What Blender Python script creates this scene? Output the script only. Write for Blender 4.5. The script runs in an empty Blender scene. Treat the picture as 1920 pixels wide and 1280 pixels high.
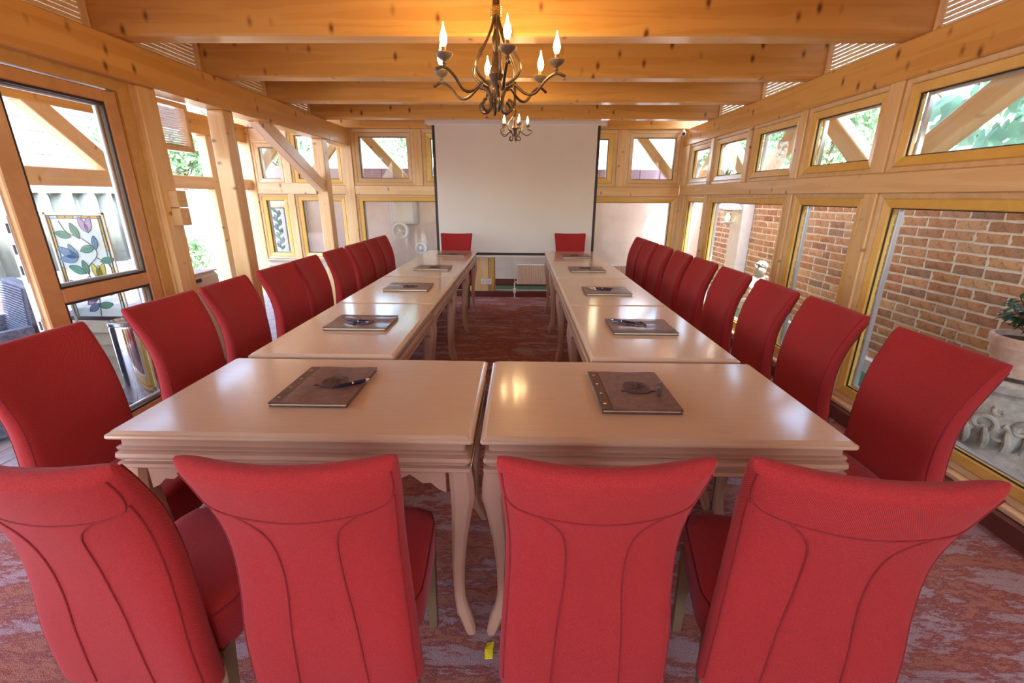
import bpy, bmesh, math, random
from mathutils import Vector, Matrix
random.seed(7)
PI = math.pi
scn = bpy.context.scene
col = scn.collection

# ------------------------------------------------------------------ camera
FPX, PITCH, YAW, ROLL, CH = 832.0, math.radians(18.1), math.radians(0.94), math.radians(0.345), 1.40
c_, s_ = math.cos(YAW), math.sin(YAW)
fw = Vector((-s_*math.cos(PITCH), c_*math.cos(PITCH), -math.sin(PITCH)))
rt = Vector((c_, s_, 0)); up = rt.cross(fw)
cr, sr = math.cos(ROLL), math.sin(ROLL)
R_ = cr*rt + sr*up; U_ = -sr*rt + cr*up
cd = bpy.data.cameras.new('camera'); cam = bpy.data.objects.new('camera', cd); col.objects.link(cam)
cd.sensor_width = 36; cd.lens = FPX/1920*36; cd.clip_start = .02; cd.clip_end = 300
cam.matrix_world = Matrix(((R_.x, U_.x, -fw.x, 0), (R_.y, U_.y, -fw.y, 0), (R_.z, U_.z, -fw.z, CH), (0, 0, 0, 1)))
scn.camera = cam

# ------------------------------------------------------------------ sky, sun, exposure
w = bpy.data.worlds.new('sky'); scn.world = w; w.use_nodes = True
nt = w.node_tree; bg = nt.nodes['Background']
sky = nt.nodes.new('ShaderNodeTexSky'); sky.sky_type = 'NISHITA'; sky.sun_disc = False
sky.sun_elevation = math.radians(60); sky.sun_rotation = math.radians(156); sky.dust_density = 3.0; sky.air_density = 1.0; sky.ozone_density = 1.2
nt.links.new(sky.outputs[0], bg.inputs[0]); bg.inputs[1].default_value = 0.85
sl = bpy.data.lights.new('sun', 'SUN'); sl.energy = 5.5; sl.angle = math.radians(1.0); sl.color = (1, .95, .86)
so = bpy.data.objects.new('sun', sl); col.objects.link(so)
sd = Vector((-.20, .45, -.87)).normalized()
so.rotation_euler = sd.to_track_quat('-Z', 'Y').to_euler()
scn.view_settings.view_transform = 'Standard'; scn.view_settings.look = 'None'
scn.view_settings.exposure = 1.42; scn.view_settings.gamma = 1; scn.view_settings.use_curve_mapping = False
scn.cycles.max_bounces = 10; scn.cycles.transparent_max_bounces = 24; scn.cycles.diffuse_bounces = 6
scn.cycles.use_denoising = True; scn.cycles.sample_clamp_indirect = 8

# ------------------------------------------------------------------ helpers
def tag(o, label=None, cat=None, group=None, kind=None):
    for k, v in (('label', label), ('category', cat), ('group', group), ('kind', kind)):
        if v: o[k] = v
    return o
def wm(o):
    m = o.matrix_basis.copy()
    return wm(o.parent) @ o.matrix_parent_inverse @ m if o.parent else m
def link(o, parent=None, keep=False):
    col.objects.link(o)
    if parent:
        o.parent = parent
        if keep: o.matrix_parent_inverse = wm(parent).inverted()
    return o
def empty(name, loc=(0, 0, 0), rz=0, **k):
    o = bpy.data.objects.new(name, None); o.location = loc; o.rotation_euler = (0, 0, rz); o.empty_display_size = .1
    col.objects.link(o); tag(o, **k); return o
def finish(name, bm, mat, parent=None, smooth=False, keep=False):
    """keep=True: the mesh is written in world coordinates although its parent is moved"""
    bmesh.ops.recalc_face_normals(bm, faces=bm.faces)
    me = bpy.data.meshes.new(name); bm.to_mesh(me); bm.free()
    for m in (mat if isinstance(mat, (list, tuple)) else [mat]): me.materials.append(m)
    if smooth:
        for p in me.polygons: p.use_smooth = True
        try: me.set_sharp_from_angle(angle=math.radians(38))
        except Exception: pass
    o = bpy.data.objects.new(name, me)
    return link(o, parent, keep)
def box(bm, x0, x1, y0, y1, z0, z1, mi=0, M=None):
    vs = [bm.verts.new((M @ Vector(p)) if M else p) for p in ((x0,y0,z0),(x1,y0,z0),(x1,y1,z0),(x0,y1,z0),(x0,y0,z1),(x1,y0,z1),(x1,y1,z1),(x0,y1,z1))]
    for f in ((0,3,2,1),(4,5,6,7),(0,1,5,4),(1,2,6,5),(2,3,7,6),(3,0,4,7)):
        fc = bm.faces.new([vs[i] for i in f]); fc.material_index = mi
def cbox(bm, x0, x1, y0, y1, z0, z1, b=.004, mi=0):
    """box with chamfered edges"""
    t = bmesh.new(); box(t, x0, x1, y0, y1, z0, z1)
    bmesh.ops.bevel(t, geom=list(t.edges), offset=b, segments=1, affect='EDGES', clamp_overlap=True)
    merge(bm, t, mi)
def merge(bm, t, mi=0, M=None):
    mp = {}
    for v in t.verts: mp[v] = bm.verts.new(M @ v.co if M else v.co)
    for f in t.faces:
        try:
            n = bm.faces.new([mp[v] for v in f.verts]); n.material_index = mi
        except ValueError: pass
    t.free()
def rings(bm, rs, closed=True, cap=(True, True), mi=0):
    vr = [[bm.verts.new(p) for p in r] for r in rs]
    n = len(vr[0])
    for a, b in zip(vr, vr[1:]):
        for i in range(n if closed else n-1):
            j = (i+1) % n
            f = bm.faces.new((a[i], a[j], b[j], b[i])); f.material_index = mi
    if cap[0]: bm.faces.new(list(reversed(vr[0]))).material_index = mi
    if cap[1]: bm.faces.new(vr[-1]).material_index = mi
def lathe(bm, prof, c=(0, 0, 0), n=16, mi=0, cap=(True, True)):
    rs = [[(c[0]+r*math.cos(2*PI*i/n), c[1]+r*math.sin(2*PI*i/n), c[2]+z) for i in range(n)] for r, z in prof]
    rings(bm, rs, True, cap, mi)
def tube(bm, pts, r, n=8, mi=0, caps=True):
    pts = [Vector(p) for p in pts]; rs = []
    rad = r if isinstance(r, (list, tuple)) else [r]*len(pts)
    prev = None
    for i, p in enumerate(pts):
        t = (pts[min(i+1, len(pts)-1)] - pts[max(i-1, 0)]).normalized()
        if prev is None: a = t.orthogonal().normalized()
        else:
            a = prev - t*prev.dot(t)
            a = a.normalized() if a.length > 1e-6 else t.orthogonal().normalized()
        prev = a; b = t.cross(a)
        rs.append([p + (a*math.cos(2*PI*k/n) + b*math.sin(2*PI*k/n))*rad[i] for k in range(n)])
    rings(bm, rs, True, (caps, caps), mi)
def bez(pts, n=8):
    """Catmull-Rom through the points"""
    P = [Vector(p) for p in pts]; P = [P[0]*2-P[1]] + P + [P[-1]*2-P[-2]]; out = []
    for i in range(1, len(P)-2):
        for k in range(n):
            t = k/n
            out.append(.5*((2*P[i]) + (P[i+1]-P[i-1])*t + (2*P[i-1]-5*P[i]+4*P[i+1]-P[i+2])*t*t + (3*P[i]-P[i-1]-3*P[i+1]+P[i+2])*t**3))
    out.append(P[-2]); return out
def prism(bm, poly, a0, a1, axis='y', mi=0):
    """poly = list of (p, q); extruded from a0 to a1 along axis"""
    def P(p, q, a): return {'y': (p, a, q), 'x': (a, p, q), 'z': (p, q, a)}[axis]
    rings(bm, [[P(p, q, a0) for p, q in poly], [P(p, q, a1) for p, q in poly]], True, (True, True), mi)
def timber(name, p0, p1, w, h, mat, parent=None, b=.006, upv=(0, 0, 1)):
    """squared timber from p0 to p1 (centre line), w across, h high; grain runs along its own x"""
    p0, p1 = Vector(p0), Vector(p1); x = (p1-p0); L = x.length; x.normalize()
    z = Vector(upv); z = (z - x*z.dot(x))
    if z.length < 1e-4: z = Vector((0, 1, 0)); z = z - x*z.dot(x)
    z.normalize(); y = z.cross(x)
    bm = bmesh.new(); cbox(bm, 0, L, -w/2, w/2, -h/2, h/2, b)
    o = finish(name, bm, mat)
    o.matrix_basis = Matrix(((x.x, y.x, z.x, p0.x), (x.y, y.y, z.y, p0.y), (x.z, y.z, z.z, p0.z), (0, 0, 0, 1)))
    if parent: o.parent = parent; o.matrix_parent_inverse = wm(parent).inverted()
    return o
def tb(name, x0, x1, y0, y1, z0, z1, mat, parent=None, b=.006):
    """axis-aligned timber given by its bounds, grain along the longest side"""
    d = (x1-x0, y1-y0, z1-z0); k = d.index(max(d)); cx, cy, cz = (x0+x1)/2, (y0+y1)/2, (z0+z1)/2
    if k == 0: return timber(name, (x0, cy, cz), (x1, cy, cz), d[1], d[2], mat, parent, b)
    if k == 1: return timber(name, (cx, y0, cz), (cx, y1, cz), d[0], d[2], mat, parent, b)
    return timber(name, (cx, cy, z0), (cx, cy, z1), d[0], d[1], mat, parent, b, upv=(0, 1, 0))
def copy_tree(o, parent=None):
    c = o.copy(); col.objects.link(c)
    if parent: c.parent = parent
    for ch in list(o.children): copy_tree(ch, c)
    return c

# ------------------------------------------------------------------ materials
def srgb(r, g, b):
    f = lambda v: (v/255/12.92) if v <= 10 else ((v/255+.055)/1.055)**2.4
    return (f(r), f(g), f(b), 1)
def mat(name, colr, rough=.5, metal=0, spec=.5, coat=0, emis=None, es=0, coatr=.1):
    m = bpy.data.materials.new(name); m.use_nodes = True; b = m.node_tree.nodes['Principled BSDF']
    b.inputs['Base Color'].default_value = colr; b.inputs['Roughness'].default_value = rough; b.inputs['Metallic'].default_value = metal
    b.inputs['Specular IOR Level'].default_value = spec; b.inputs['Coat Weight'].default_value = coat; b.inputs['Coat Roughness'].default_value = coatr
    if emis: b.inputs['Emission Color'].default_value = emis; b.inputs['Emission Strength'].default_value = es
    return m
class NT:
    def __init__(s, m): s.m = m; s.t = m.node_tree; s.b = s.t.nodes['Principled BSDF']
    def n(s, ty, **k):
        o = s.t.nodes.new('ShaderNode'+ty)
        for a, v in k.items():
            if a.startswith('i_'): o.inputs[int(a[2:]) if a[2:].isdigit() else a[2:].replace('_', ' ')].default_value = v
            else: setattr(o, a, v)
        return o
    def l(s, a, b): s.t.links.new(a, b)
    def coords(s, kind='Object', scale=(1, 1, 1)):
        tc = s.n('TexCoord'); mp = s.n('Mapping'); mp.inputs['Scale'].default_value = scale
        s.l(tc.outputs[kind], mp.inputs[0]); return mp.outputs[0]
    def ramp(s, fac, stops):
        r = s.n('ValToRGB'); e = r.color_ramp.elements
        while len(e) > len(stops): e.remove(e[-1])
        while len(e) < len(stops): e.new(.5)
        for el, (p, c) in zip(e, stops): el.position = p; el.color = c
        s.l(fac, r.inputs[0]); return r.outputs[0]
    def mix(s, fac, a, b, mode='MIX'):
        m = s.n('Mix', data_type='RGBA', blend_type=mode)
        for sock, v in ((m.inputs[0], fac), (m.inputs[6], a), (m.inputs[7], b)):
            if hasattr(v, 'links'): s.l(v, sock)
            else: sock.default_value = v
        return m.outputs[2]
    def bump(s, h, st=.2, d=.002):
        b = s.n('Bump'); b.inputs['Strength'].default_value = st; b.inputs['Distance'].default_value = d
        s.l(h, b.inputs['Height']); s.l(b.outputs[0], s.b.inputs['Normal'])
def obj_random(t, vec, amount=7.0):
    oi = t.n('ObjectInfo'); cm = t.n('CombineXYZ'); m = t.n('Math', operation='MULTIPLY'); m.inputs[1].default_value = amount
    t.l(oi.outputs['Random'], m.inputs[0])
    for i in range(3): t.l(m.outputs[0], cm.inputs[i])
    a = t.n('VectorMath', operation='ADD'); t.l(vec, a.inputs[0]); t.l(cm.outputs[0], a.inputs[1]); return a.outputs[0]
def pine(name, light, dark, knot, rough=.33, coat=.35, kn=1.0):
    m = mat(name, light, rough, coat=coat, coatr=.18); t = NT(m)
    v = obj_random(t, t.coords('Object', (1, 1, 1)))
    mp = t.n('Mapping'); mp.inputs['Scale'].default_value = (.55, 9, 9); t.l(v, mp.inputs[0])
    # knots: stretched cells, and the grain bends round them
    mk = t.n('Mapping'); mk.inputs['Scale'].default_value = (8.5, 4.8, 4.8); t.l(v, mk.inputs[0])
    vo = t.n('TexVoronoi'); vo.inputs['Scale'].default_value = 1.0; vo.inputs['Randomness'].default_value = 1; t.l(mk.outputs[0], vo.inputs['Vector'])
    kd = t.n('Math', operation='SUBTRACT'); kd.inputs[0].default_value = 1; t.l(vo.outputs['Distance'], kd.inputs[1])
    no = t.n('TexNoise'); no.inputs['Scale'].default_value = 1.6; no.inputs['Detail'].default_value = 4; no.inputs['Distortion'].default_value = .4; t.l(mp.outputs[0], no.inputs['Vector'])
    wv = t.n('Math', operation='MULTIPLY_ADD'); t.l(no.outputs[0], wv.inputs[0]); wv.inputs[1].default_value = 13; t.l(kd.outputs[0], wv.inputs[2])
    sn = t.n('Math', operation='SINE'); t.l(wv.outputs[0], sn.inputs[0])
    g = t.ramp(sn.outputs[0], [(0, dark), (.75, light)])
    big = t.n('TexNoise'); big.inputs['Scale'].default_value = .9; big.inputs['Detail'].default_value = 2; t.l(mp.outputs[0], big.inputs['Vector'])
    g2 = t.mix(.55, g, light)
    f1 = t.ramp(big.outputs[0], [(.38, (0, 0, 0, 1)), (.68, (.5, .5, .5, 1))])
    g3 = t.mix(f1, g2, dark)
    kr = t.ramp(vo.outputs['Distance'], [(0, (1, 1, 1, 1)), (.09*kn, (.9, .9, .9, 1)), (.17*kn, (.35, .35, .35, 1)), (.28*kn, (0, 0, 0, 1))])
    g4 = t.mix(kr, g3, knot)
    t.l(g4, t.b.inputs['Base Color'])
    t.bump(sn.outputs[0], .05, .001)
    return m
M = {}
M['beam'] = pine('pine_beam', srgb(226, 178, 100), srgb(200, 144, 68), srgb(112, 62, 28), kn=.72)
M['post'] = pine('pine_post', srgb(232, 200, 146), srgb(212, 168, 106), srgb(130, 80, 46), kn=.62)
M['pale'] = pine('pine_pale', srgb(240, 208, 164), srgb(222, 180, 130), srgb(150, 96, 60), kn=.7)
M['board'] = pine('pine_board', srgb(240, 226, 196), srgb(224, 204, 166), srgb(200, 168, 120), .6, .0, .5)
M['trim'] = pine('window_trim', srgb(224, 194, 146), srgb(208, 174, 122), srgb(196, 156, 104), .4, .2, .35)
M['ochre'] = pine('ochre_frame', srgb(232, 192, 100), srgb(220, 178, 82), srgb(214, 170, 76), .32, .4, .3)
M['doorwood'] = pine('door_laminate', srgb(208, 160, 108), srgb(196, 146, 92), srgb(190, 138, 86), .32, .4, .3)
M['dframe'] = pine('door_frame_wood', srgb(206, 164, 92), srgb(192, 148, 76), srgb(186, 142, 72), .34, .4, .3)
M['gasket'] = mat('gasket', srgb(50, 44, 40), .5)
M['aluminium'] = mat('aluminium', srgb(205, 208, 214), .35, .6)
M['white'] = mat('white_paint', srgb(232, 230, 228), .4)
M['steel'] = mat('steel', srgb(190, 192, 196), .22, 1)
M['chrome'] = mat('chrome', srgb(215, 218, 224), .07, 1)
M['black'] = mat('black_trim', srgb(52, 40, 44), .5)
M['dark'] = mat('dark_hole', srgb(25, 22, 22), .6)
# glass: clear, thin, mirrors a little
g = bpy.data.materials.new('window_glass'); g.use_nodes = True; t = g.node_tree; t.nodes.remove(t.nodes['Principled BSDF'])
tr = t.nodes.new('ShaderNodeBsdfTransparent'); tr.inputs[0].default_value = (.965, .985, .98, 1)
gl = t.nodes.new('ShaderNodeBsdfGlossy'); gl.inputs['Roughness'].default_value = .01; fr = t.nodes.new('ShaderNodeFresnel'); fr.inputs[0].default_value = 1.5
mx = t.nodes.new('ShaderNodeMixShader'); geo = t.nodes.new('ShaderNodeNewGeometry'); ff = t.nodes.new('ShaderNodeMath'); ff.operation = 'SUBTRACT'; ff.inputs[0].default_value = 1; t.links.new(geo.outputs['Backfacing'], ff.inputs[1])
fm = t.nodes.new('ShaderNodeMath'); fm.operation = 'MULTIPLY'; t.links.new(fr.outputs[0], fm.inputs[0]); t.links.new(ff.outputs[0], fm.inputs[1])   # only the entry face of the pane mirrors
t.links.new(fm.outputs[0], mx.inputs[0]); t.links.new(tr.outputs[0], mx.inputs[1]); t.links.new(gl.outputs[0], mx.inputs[2])
t.links.new(mx.outputs[0], t.nodes['Material Output'].inputs[0]); M['glass'] = g
def fabric():
    m = mat('red_twill', srgb(196, 44, 42), .85, spec=.25); t = NT(m)
    t.b.inputs['Sheen Weight'].default_value = .18; t.b.inputs['Sheen Roughness'].default_value = .45; t.b.inputs['Sheen Tint'].default_value = (1, .55, .62, 1)
    v = t.coords('Object')
    wv = t.n('TexWave', wave_type='BANDS', bands_direction='DIAGONAL'); wv.inputs['Scale'].default_value = 190; wv.inputs['Distortion'].default_value = .6; t.l(v, wv.inputs['Vector'])
    no = t.n('TexNoise'); no.inputs['Scale'].default_value = 420; no.inputs['Detail'].default_value = 2; t.l(v, no.inputs['Vector'])
    mul = t.n('Math', operation='MULTIPLY'); t.l(wv.outputs['Fac'], mul.inputs[0]); t.l(no.outputs[0], mul.inputs[1])
    c = t.ramp(mul.outputs[0], [(.05, srgb(128, 26, 30)), (.5, srgb(182, 50, 46)), (.8, srgb(208, 78, 66))])
    n2 = t.n('TexNoise'); n2.inputs['Scale'].default_value = 3; n2.inputs['Detail'].default_value = 3; t.l(v, n2.inputs['Vector'])
    c2 = t.mix(t.ramp(n2.outputs[0], [(.3, (0, 0, 0, 1)), (.8, (.25, .25, .25, 1))]), c, srgb(152, 32, 42))
    t.l(c2, t.b.inputs['Base Color']); t.bump(mul.outputs[0], .35, .0012); return m
M['red'] = fabric()
M['piping'] = mat('red_piping', srgb(128, 22, 28), .8)
M['chairleg'] = mat('chair_leg_wood', srgb(112, 92, 66), .45)
def tablewood():
    m = mat('limed_oak', srgb(222, 184, 156), .3, coat=1.0, coatr=.13); t = NT(m)
    v = obj_random(t, t.coords('Object'), 3)
    mp = t.n('Mapping'); mp.inputs['Scale'].default_value = (3, 60, 30); t.l(v, mp.inputs[0])
    no = t.n('TexNoise'); no.inputs['Scale'].default_value = 2.2; no.inputs['Detail'].default_value = 6; no.inputs['Roughness'].default_value = .6; no.inputs['Distortion'].default_value = .5; t.l(mp.outputs[0], no.inputs['Vector'])
    c = t.ramp(no.outputs[0], [(.3, srgb(198, 168, 138)), (.75, srgb(206, 178, 150))])
    t.l(c, t.b.inputs['Base Color']); t.bump(no.outputs[0], .02, .0006)
    r = t.ramp(no.outputs[0], [(.3, (.33, .33, .33, 1)), (.7, (.27, .27, .27, 1))]); t.l(r, t.b.inputs['Roughness']); return m
M['oak'] = tablewood()
M['oak_side'] = mat('limed_oak_moulding', srgb(182, 142, 118), .34, coat=.6, coatr=.2)
def carpet():
    m = mat('carpet', srgb(150, 80, 70), .95, spec=.1); t = NT(m); v = t.coords('Object')
    mp = t.n('Mapping'); mp.inputs['Scale'].default_value = (.8, 2.4, 1); mp.inputs['Rotation'].default_value = (0, 0, .35); t.l(v, mp.inputs[0])
    a = t.n('TexNoise'); a.inputs['Scale'].default_value = 3.2; a.inputs['Detail'].default_value = 12; a.inputs['Roughness'].default_value = .80; a.inputs['Distortion'].default_value = .15; t.l(mp.outputs[0], a.inputs['Vector'])
    c = t.ramp(a.outputs[0], [(.30, srgb(122, 62, 62)), (.38, srgb(158, 84, 72)), (.44, srgb(186, 132, 116)), (.49, srgb(146, 74, 74)), (.54, srgb(184, 156, 160)), (.64, srgb(174, 162, 176)), (.78, srgb(132, 96, 106))])
    b = t.n('TexNoise'); b.inputs['Scale'].default_value = .9; b.inputs['Detail'].default_value = 3; t.l(v, b.inputs['Vector'])
    c2 = t.mix(t.ramp(b.outputs[0], [(.42, (0, 0, 0, 1)), (.6, (.75, .75, .75, 1))]), c, t.mix(.5, c, srgb(140, 78, 54)))
    f = t.n('TexNoise'); f.inputs['Scale'].default_value = 300; f.inputs['Detail'].default_value = 1; t.l(v, f.inputs['Vector'])
    c3 = t.mix(t.ramp(f.outputs[0], [(.35, (.75, .75, .75, 1)), (.5, (0, 0, 0, 1))]), c2, t.mix(.55, c2, srgb(60, 30, 36)))
    # square tile joints
    bk = t.n('TexBrick'); bk.offset = 0; bk.inputs['Scale'].default_value = 1; bk.inputs['Brick Width'].default_value = .5; bk.inputs['Row Height'].default_value = .5
    bk.inputs['Mortar Size'].default_value = .0025; bk.inputs['Color1'].default_value = (0, 0, 0, 1); bk.inputs['Color2'].default_value = (0, 0, 0, 1); bk.inputs['Mortar'].default_value = (.6, .6, .6, 1)
    t.l(v, bk.inputs['Vector']); c4 = t.mix(bk.outputs[0], c3, t.mix(.3, c3, srgb(70, 36, 36)))
    t.l(c4, t.b.inputs['Base Color']); t.bump(f.outputs[0], .8, .004); return m
M['carpet'] = carpet()
M['plinth'] = mat('plinth_carpet', srgb(104, 52, 44), .9)
def noisy(name, c1, c2, scale, rough=.8, bump=.3, dist=.004, extra=None, **k):
    m = mat(name, c1, rough, **k); t = NT(m); v = t.coords('Object')
    a = t.n('TexNoise'); a.inputs['Scale'].default_value = scale; a.inputs['Detail'].default_value = 6; a.inputs['Roughness'].default_value = .65; t.l(v, a.inputs['Vector'])
    st = [(.35, c1), (.65, c2)] + ([(.8, extra)] if extra else [])
    t.l(t.ramp(a.outputs[0], st), t.b.inputs['Base Color'])
    if bump: t.bump(a.outputs[0], bump, dist)
    return m
def brickmat():
    m = mat('brick', srgb(168, 96, 66), .85); t = NT(m); v = t.coords('Object')
    gi = t.n('NewGeometry'); oi = t.n('ObjectInfo'); ad = t.n('Math', operation='ADD'); t.l(gi.outputs['Random Per Island'], ad.inputs[0]); t.l(oi.outputs['Random'], ad.inputs[1])
    frn = t.n('Math', operation='FRACT'); t.l(ad.outputs[0], frn.inputs[0])
    c = t.ramp(frn.outputs[0], [(0, srgb(166, 120, 96)), (.25, srgb(204, 154, 112)), (.5, srgb(186, 128, 94)), (.7, srgb(218, 172, 130)), (.85, srgb(160, 128, 112)), (1, srgb(198, 144, 102))])
    a = t.n('TexNoise'); a.inputs['Scale'].default_value = 26; a.inputs['Detail'].default_value = 7; a.inputs['Roughness'].default_value = .7; t.l(v, a.inputs['Vector'])
    c2 = t.mix(t.ramp(a.outputs[0], [(.36, (.6, .6, .6, 1)), (.5, (0, 0, 0, 1))]), c, srgb(108, 62, 48))
    c3 = t.mix(t.ramp(a.outputs[0], [(.58, (0, 0, 0, 1)), (.76, (.5, .5, .5, 1))]), c2, srgb(222, 186, 156))
    t.l(c3, t.b.inputs['Base Color']); t.bump(a.outputs[0], .9, .012); return m
M['brick'] = brickmat()
M['mortar'] = noisy('mortar', srgb(226, 214, 204), srgb(240, 232, 224), 40)
M['render'] = noisy('white_render', srgb(206, 202, 206), srgb(218, 215, 219), 12, .9, .1)
M['rosewall'] = noisy('rose_render', srgb(222, 200, 194), srgb(234, 216, 208), 3, .9, .08)
M['coping'] = mat('mauve_coping', srgb(176, 158, 184), .7)
M['turf'] = noisy('turf', srgb(38, 92, 74), srgb(96, 150, 110), 90, .95, 1, .02, extra=srgb(170, 200, 150))
M['stone'] = noisy('carved_stone', srgb(150, 146, 138), srgb(206, 202, 194), 9, .85, .6, .006)
M['terracotta'] = noisy('pale_terracotta', srgb(206, 170, 152), srgb(226, 200, 184), 22, .85, .4, .003)
M['soil'] = noisy('soil', srgb(60, 44, 34), srgb(88, 66, 50), 40)
M['deck'] = noisy('deck', srgb(140, 132, 142), srgb(176, 168, 176), 8, .6, .2)
M['whitewood'] = noisy('white_wood', srgb(206, 196, 176), srgb(190, 176, 152), 6, .55, .1)
M['wicker'] = noisy('wicker', srgb(70, 74, 92), srgb(110, 116, 138), 60, .6, .8, .004)
def leafmat(name, a, b, c):
    m = mat(name, a, .5, spec=.4); t = NT(m); gi = t.n('NewGeometry'); oi = t.n('ObjectInfo'); ad = t.n('Math', operation='ADD'); t.l(gi.outputs['Random Per Island'], ad.inputs[0]); t.l(oi.outputs['Random'], ad.inputs[1])
    frn = t.n('Math', operation='FRACT'); t.l(ad.outputs[0], frn.inputs[0])
    t.l(t.ramp(frn.outputs[0], [(0, a), (.5, b), (1, c)]), t.b.inputs['Base Color'])
    t.b.inputs['Transmission Weight'].default_value = 0
    tl = t.t.nodes.new('ShaderNodeBsdfTranslucent'); tl.inputs[0].default_value = b; ms = t.t.nodes.new('ShaderNodeMixShader'); ms.inputs[0].default_value = .35
    out = t.t.nodes['Material Output']; t.l(t.b.outputs[0], ms.inputs[1]); t.l(tl.outputs[0], ms.inputs[2]); t.l(ms.outputs[0], out.inputs[0]); return m
M['leaf'] = leafmat('leaf', srgb(84, 120, 84), srgb(128, 162, 118), srgb(176, 200, 158))
M['leaf_dark'] = leafmat('leaf_dark', srgb(30, 66, 50), srgb(52, 96, 66), srgb(84, 130, 96))
M['leaf_blue'] = leafmat('leaf_vine', srgb(84, 122, 104), srgb(112, 154, 132), srgb(146, 180, 162))
M['bark'] = mat('bark', srgb(110, 84, 62), .9)
M['bronze'] = noisy('bronze', srgb(78, 64, 52), srgb(104, 88, 72), 30, .38, .1, .001, metal=.75)
M['cup'] = mat('cup_metal', srgb(140, 126, 106), .4, .5)
M['brass'] = mat('brass', srgb(206, 176, 110), .25, 1)
M['bulb'] = mat('lit_bulb', (1, .78, .45, 1), .3, emis=(1, .66, .30, 1), es=70)
M['candle'] = mat('candle_sleeve', srgb(150, 120, 70), .4, .4)
M['leather'] = noisy('brown_leather', srgb(96, 64, 54), srgb(122, 84, 72), 45, .42, .5, .0015, coat=.25)
M['spine'] = noisy('spine_leather', srgb(78, 50, 40), srgb(96, 62, 50), 60, .42, .3, .001)
M['emboss'] = mat('embossing', srgb(58, 34, 30), .5)
M['paper'] = mat('paper', srgb(232, 216, 178), .8)
M['pen'] = mat('pen_body', srgb(34, 32, 58), .2, .2)
M['screen'] = noisy('screen_cloth', srgb(222, 220, 212), srgb(226, 224, 217), 1.2, .8, 0)
M['curtain'] = noisy('outdoor_blind', srgb(112, 126, 124), srgb(140, 152, 148), 2, .8, 0)
M['grey'] = mat('grey_plastic', srgb(150, 144, 148), .5)
M['lgrey'] = mat('light_grey', srgb(214, 214, 218), .5)

# ------------------------------------------------------------------ the room: floor and ceiling
bm = bmesh.new(); box(bm, -2.46, 2.17, -2.5, 6.45, -.06, 0)
fl = tag(finish('floor', bm, M['carpet']), 'mottled rust red and mauve carpet tiles under the tables', 'floor', kind='structure')
bm = bmesh.new(); box(bm, -3.8, -2.46, 3.02, 6.45, -.06, -.002)
tag(finish('floor', bm, M['deck']), 'grey boarded floor of the open side bay on the left', 'floor', kind='structure')
bm = bmesh.new(); box(bm, 2.10, 2.17, -2.5, 6.38, 0.0005, .085); tag(finish('baseboard_right', bm, M['plinth']), 'carpeted dark brown plinth under the right windows', 'baseboard', kind='structure')
bm = bmesh.new(); box(bm, -2.30, 2.10, 6.38, 6.45, 0.0005, .075); tag(finish('baseboard_back', bm, M['plinth']), 'carpeted dark brown plinth below the far windows', 'baseboard', kind='structure')

ceil = empty('ceiling', (0, 2.5, 2.25), kind='structure', label='timber ceiling with exposed orange pine cross beams', cat='ceiling')
BY = [(-1.75, -1.61), (-.83, -.69), (.10, .24), (1.015, 1.155), (1.93, 2.07), (2.875, 3.02), (3.79, 3.93), (4.70, 4.84), (5.64, 5.78)]
for k, (a, b) in enumerate(BY):
    tb('beam', -2.44, 2.27, a, b, 2.25, 2.55, M['beam'], ceil, .012)
x = -3.85
while x < 2.25:
    x2 = min(x+.16, 2.33); yt = 7.25
    tb('ceiling_board', x, x2-.006, -2.4, yt, 2.553, 2.575, M['beam'], ceil, .002); x = x2
for s, xx in ((1, 2.275), (-1, -2.455)):                # fluted panels closing the gaps above the wall plates
    for (a, b), (c, d) in zip(BY[2:], BY[3:]):
        bm = bmesh.new(); n = 12; h = .30/n
        for i in range(n):
            z0 = 2.25+i*h; prism(bm, [(xx, z0+.001), (xx-s*.010, z0+.006), (xx-s*.010, z0+h-.006), (xx, z0+h-.001), (xx+s*.012, z0+h/2)], b+.022, c-.022, 'y')
        finish('fluted_panel', bm, M['board'], ceil, keep=True)
        tb('edge_strip', min(xx-s*.035, xx), max(xx-s*.035, xx), c-.022, c-.002, 2.25, 2.55, M['pale'], ceil, .002)
        tb('edge_strip', min(xx-s*.035, xx), max(xx-s*.035, xx), b+.002, b+.022, 2.25, 2.55, M['pale'], ceil, .002)

bm = bmesh.new(); box(bm, -3.95, 2.36, -2.7, 7.3, 2.582, 2.68); finish('roof_slab', bm, M['grey'], ceil, keep=True)
bm = bmesh.new(); box(bm, 2.27, 3.2, 6.62, 7.4, 2.50, 2.56); finish('eaves_board', bm, M['board'], ceil, keep=True)
bm = bmesh.new(); box(bm, 2.33, 3.5, -2.5, 3.0, 2.60, 2.64); finish('canopy_board', bm, M['board'], ceil, keep=True)
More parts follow.
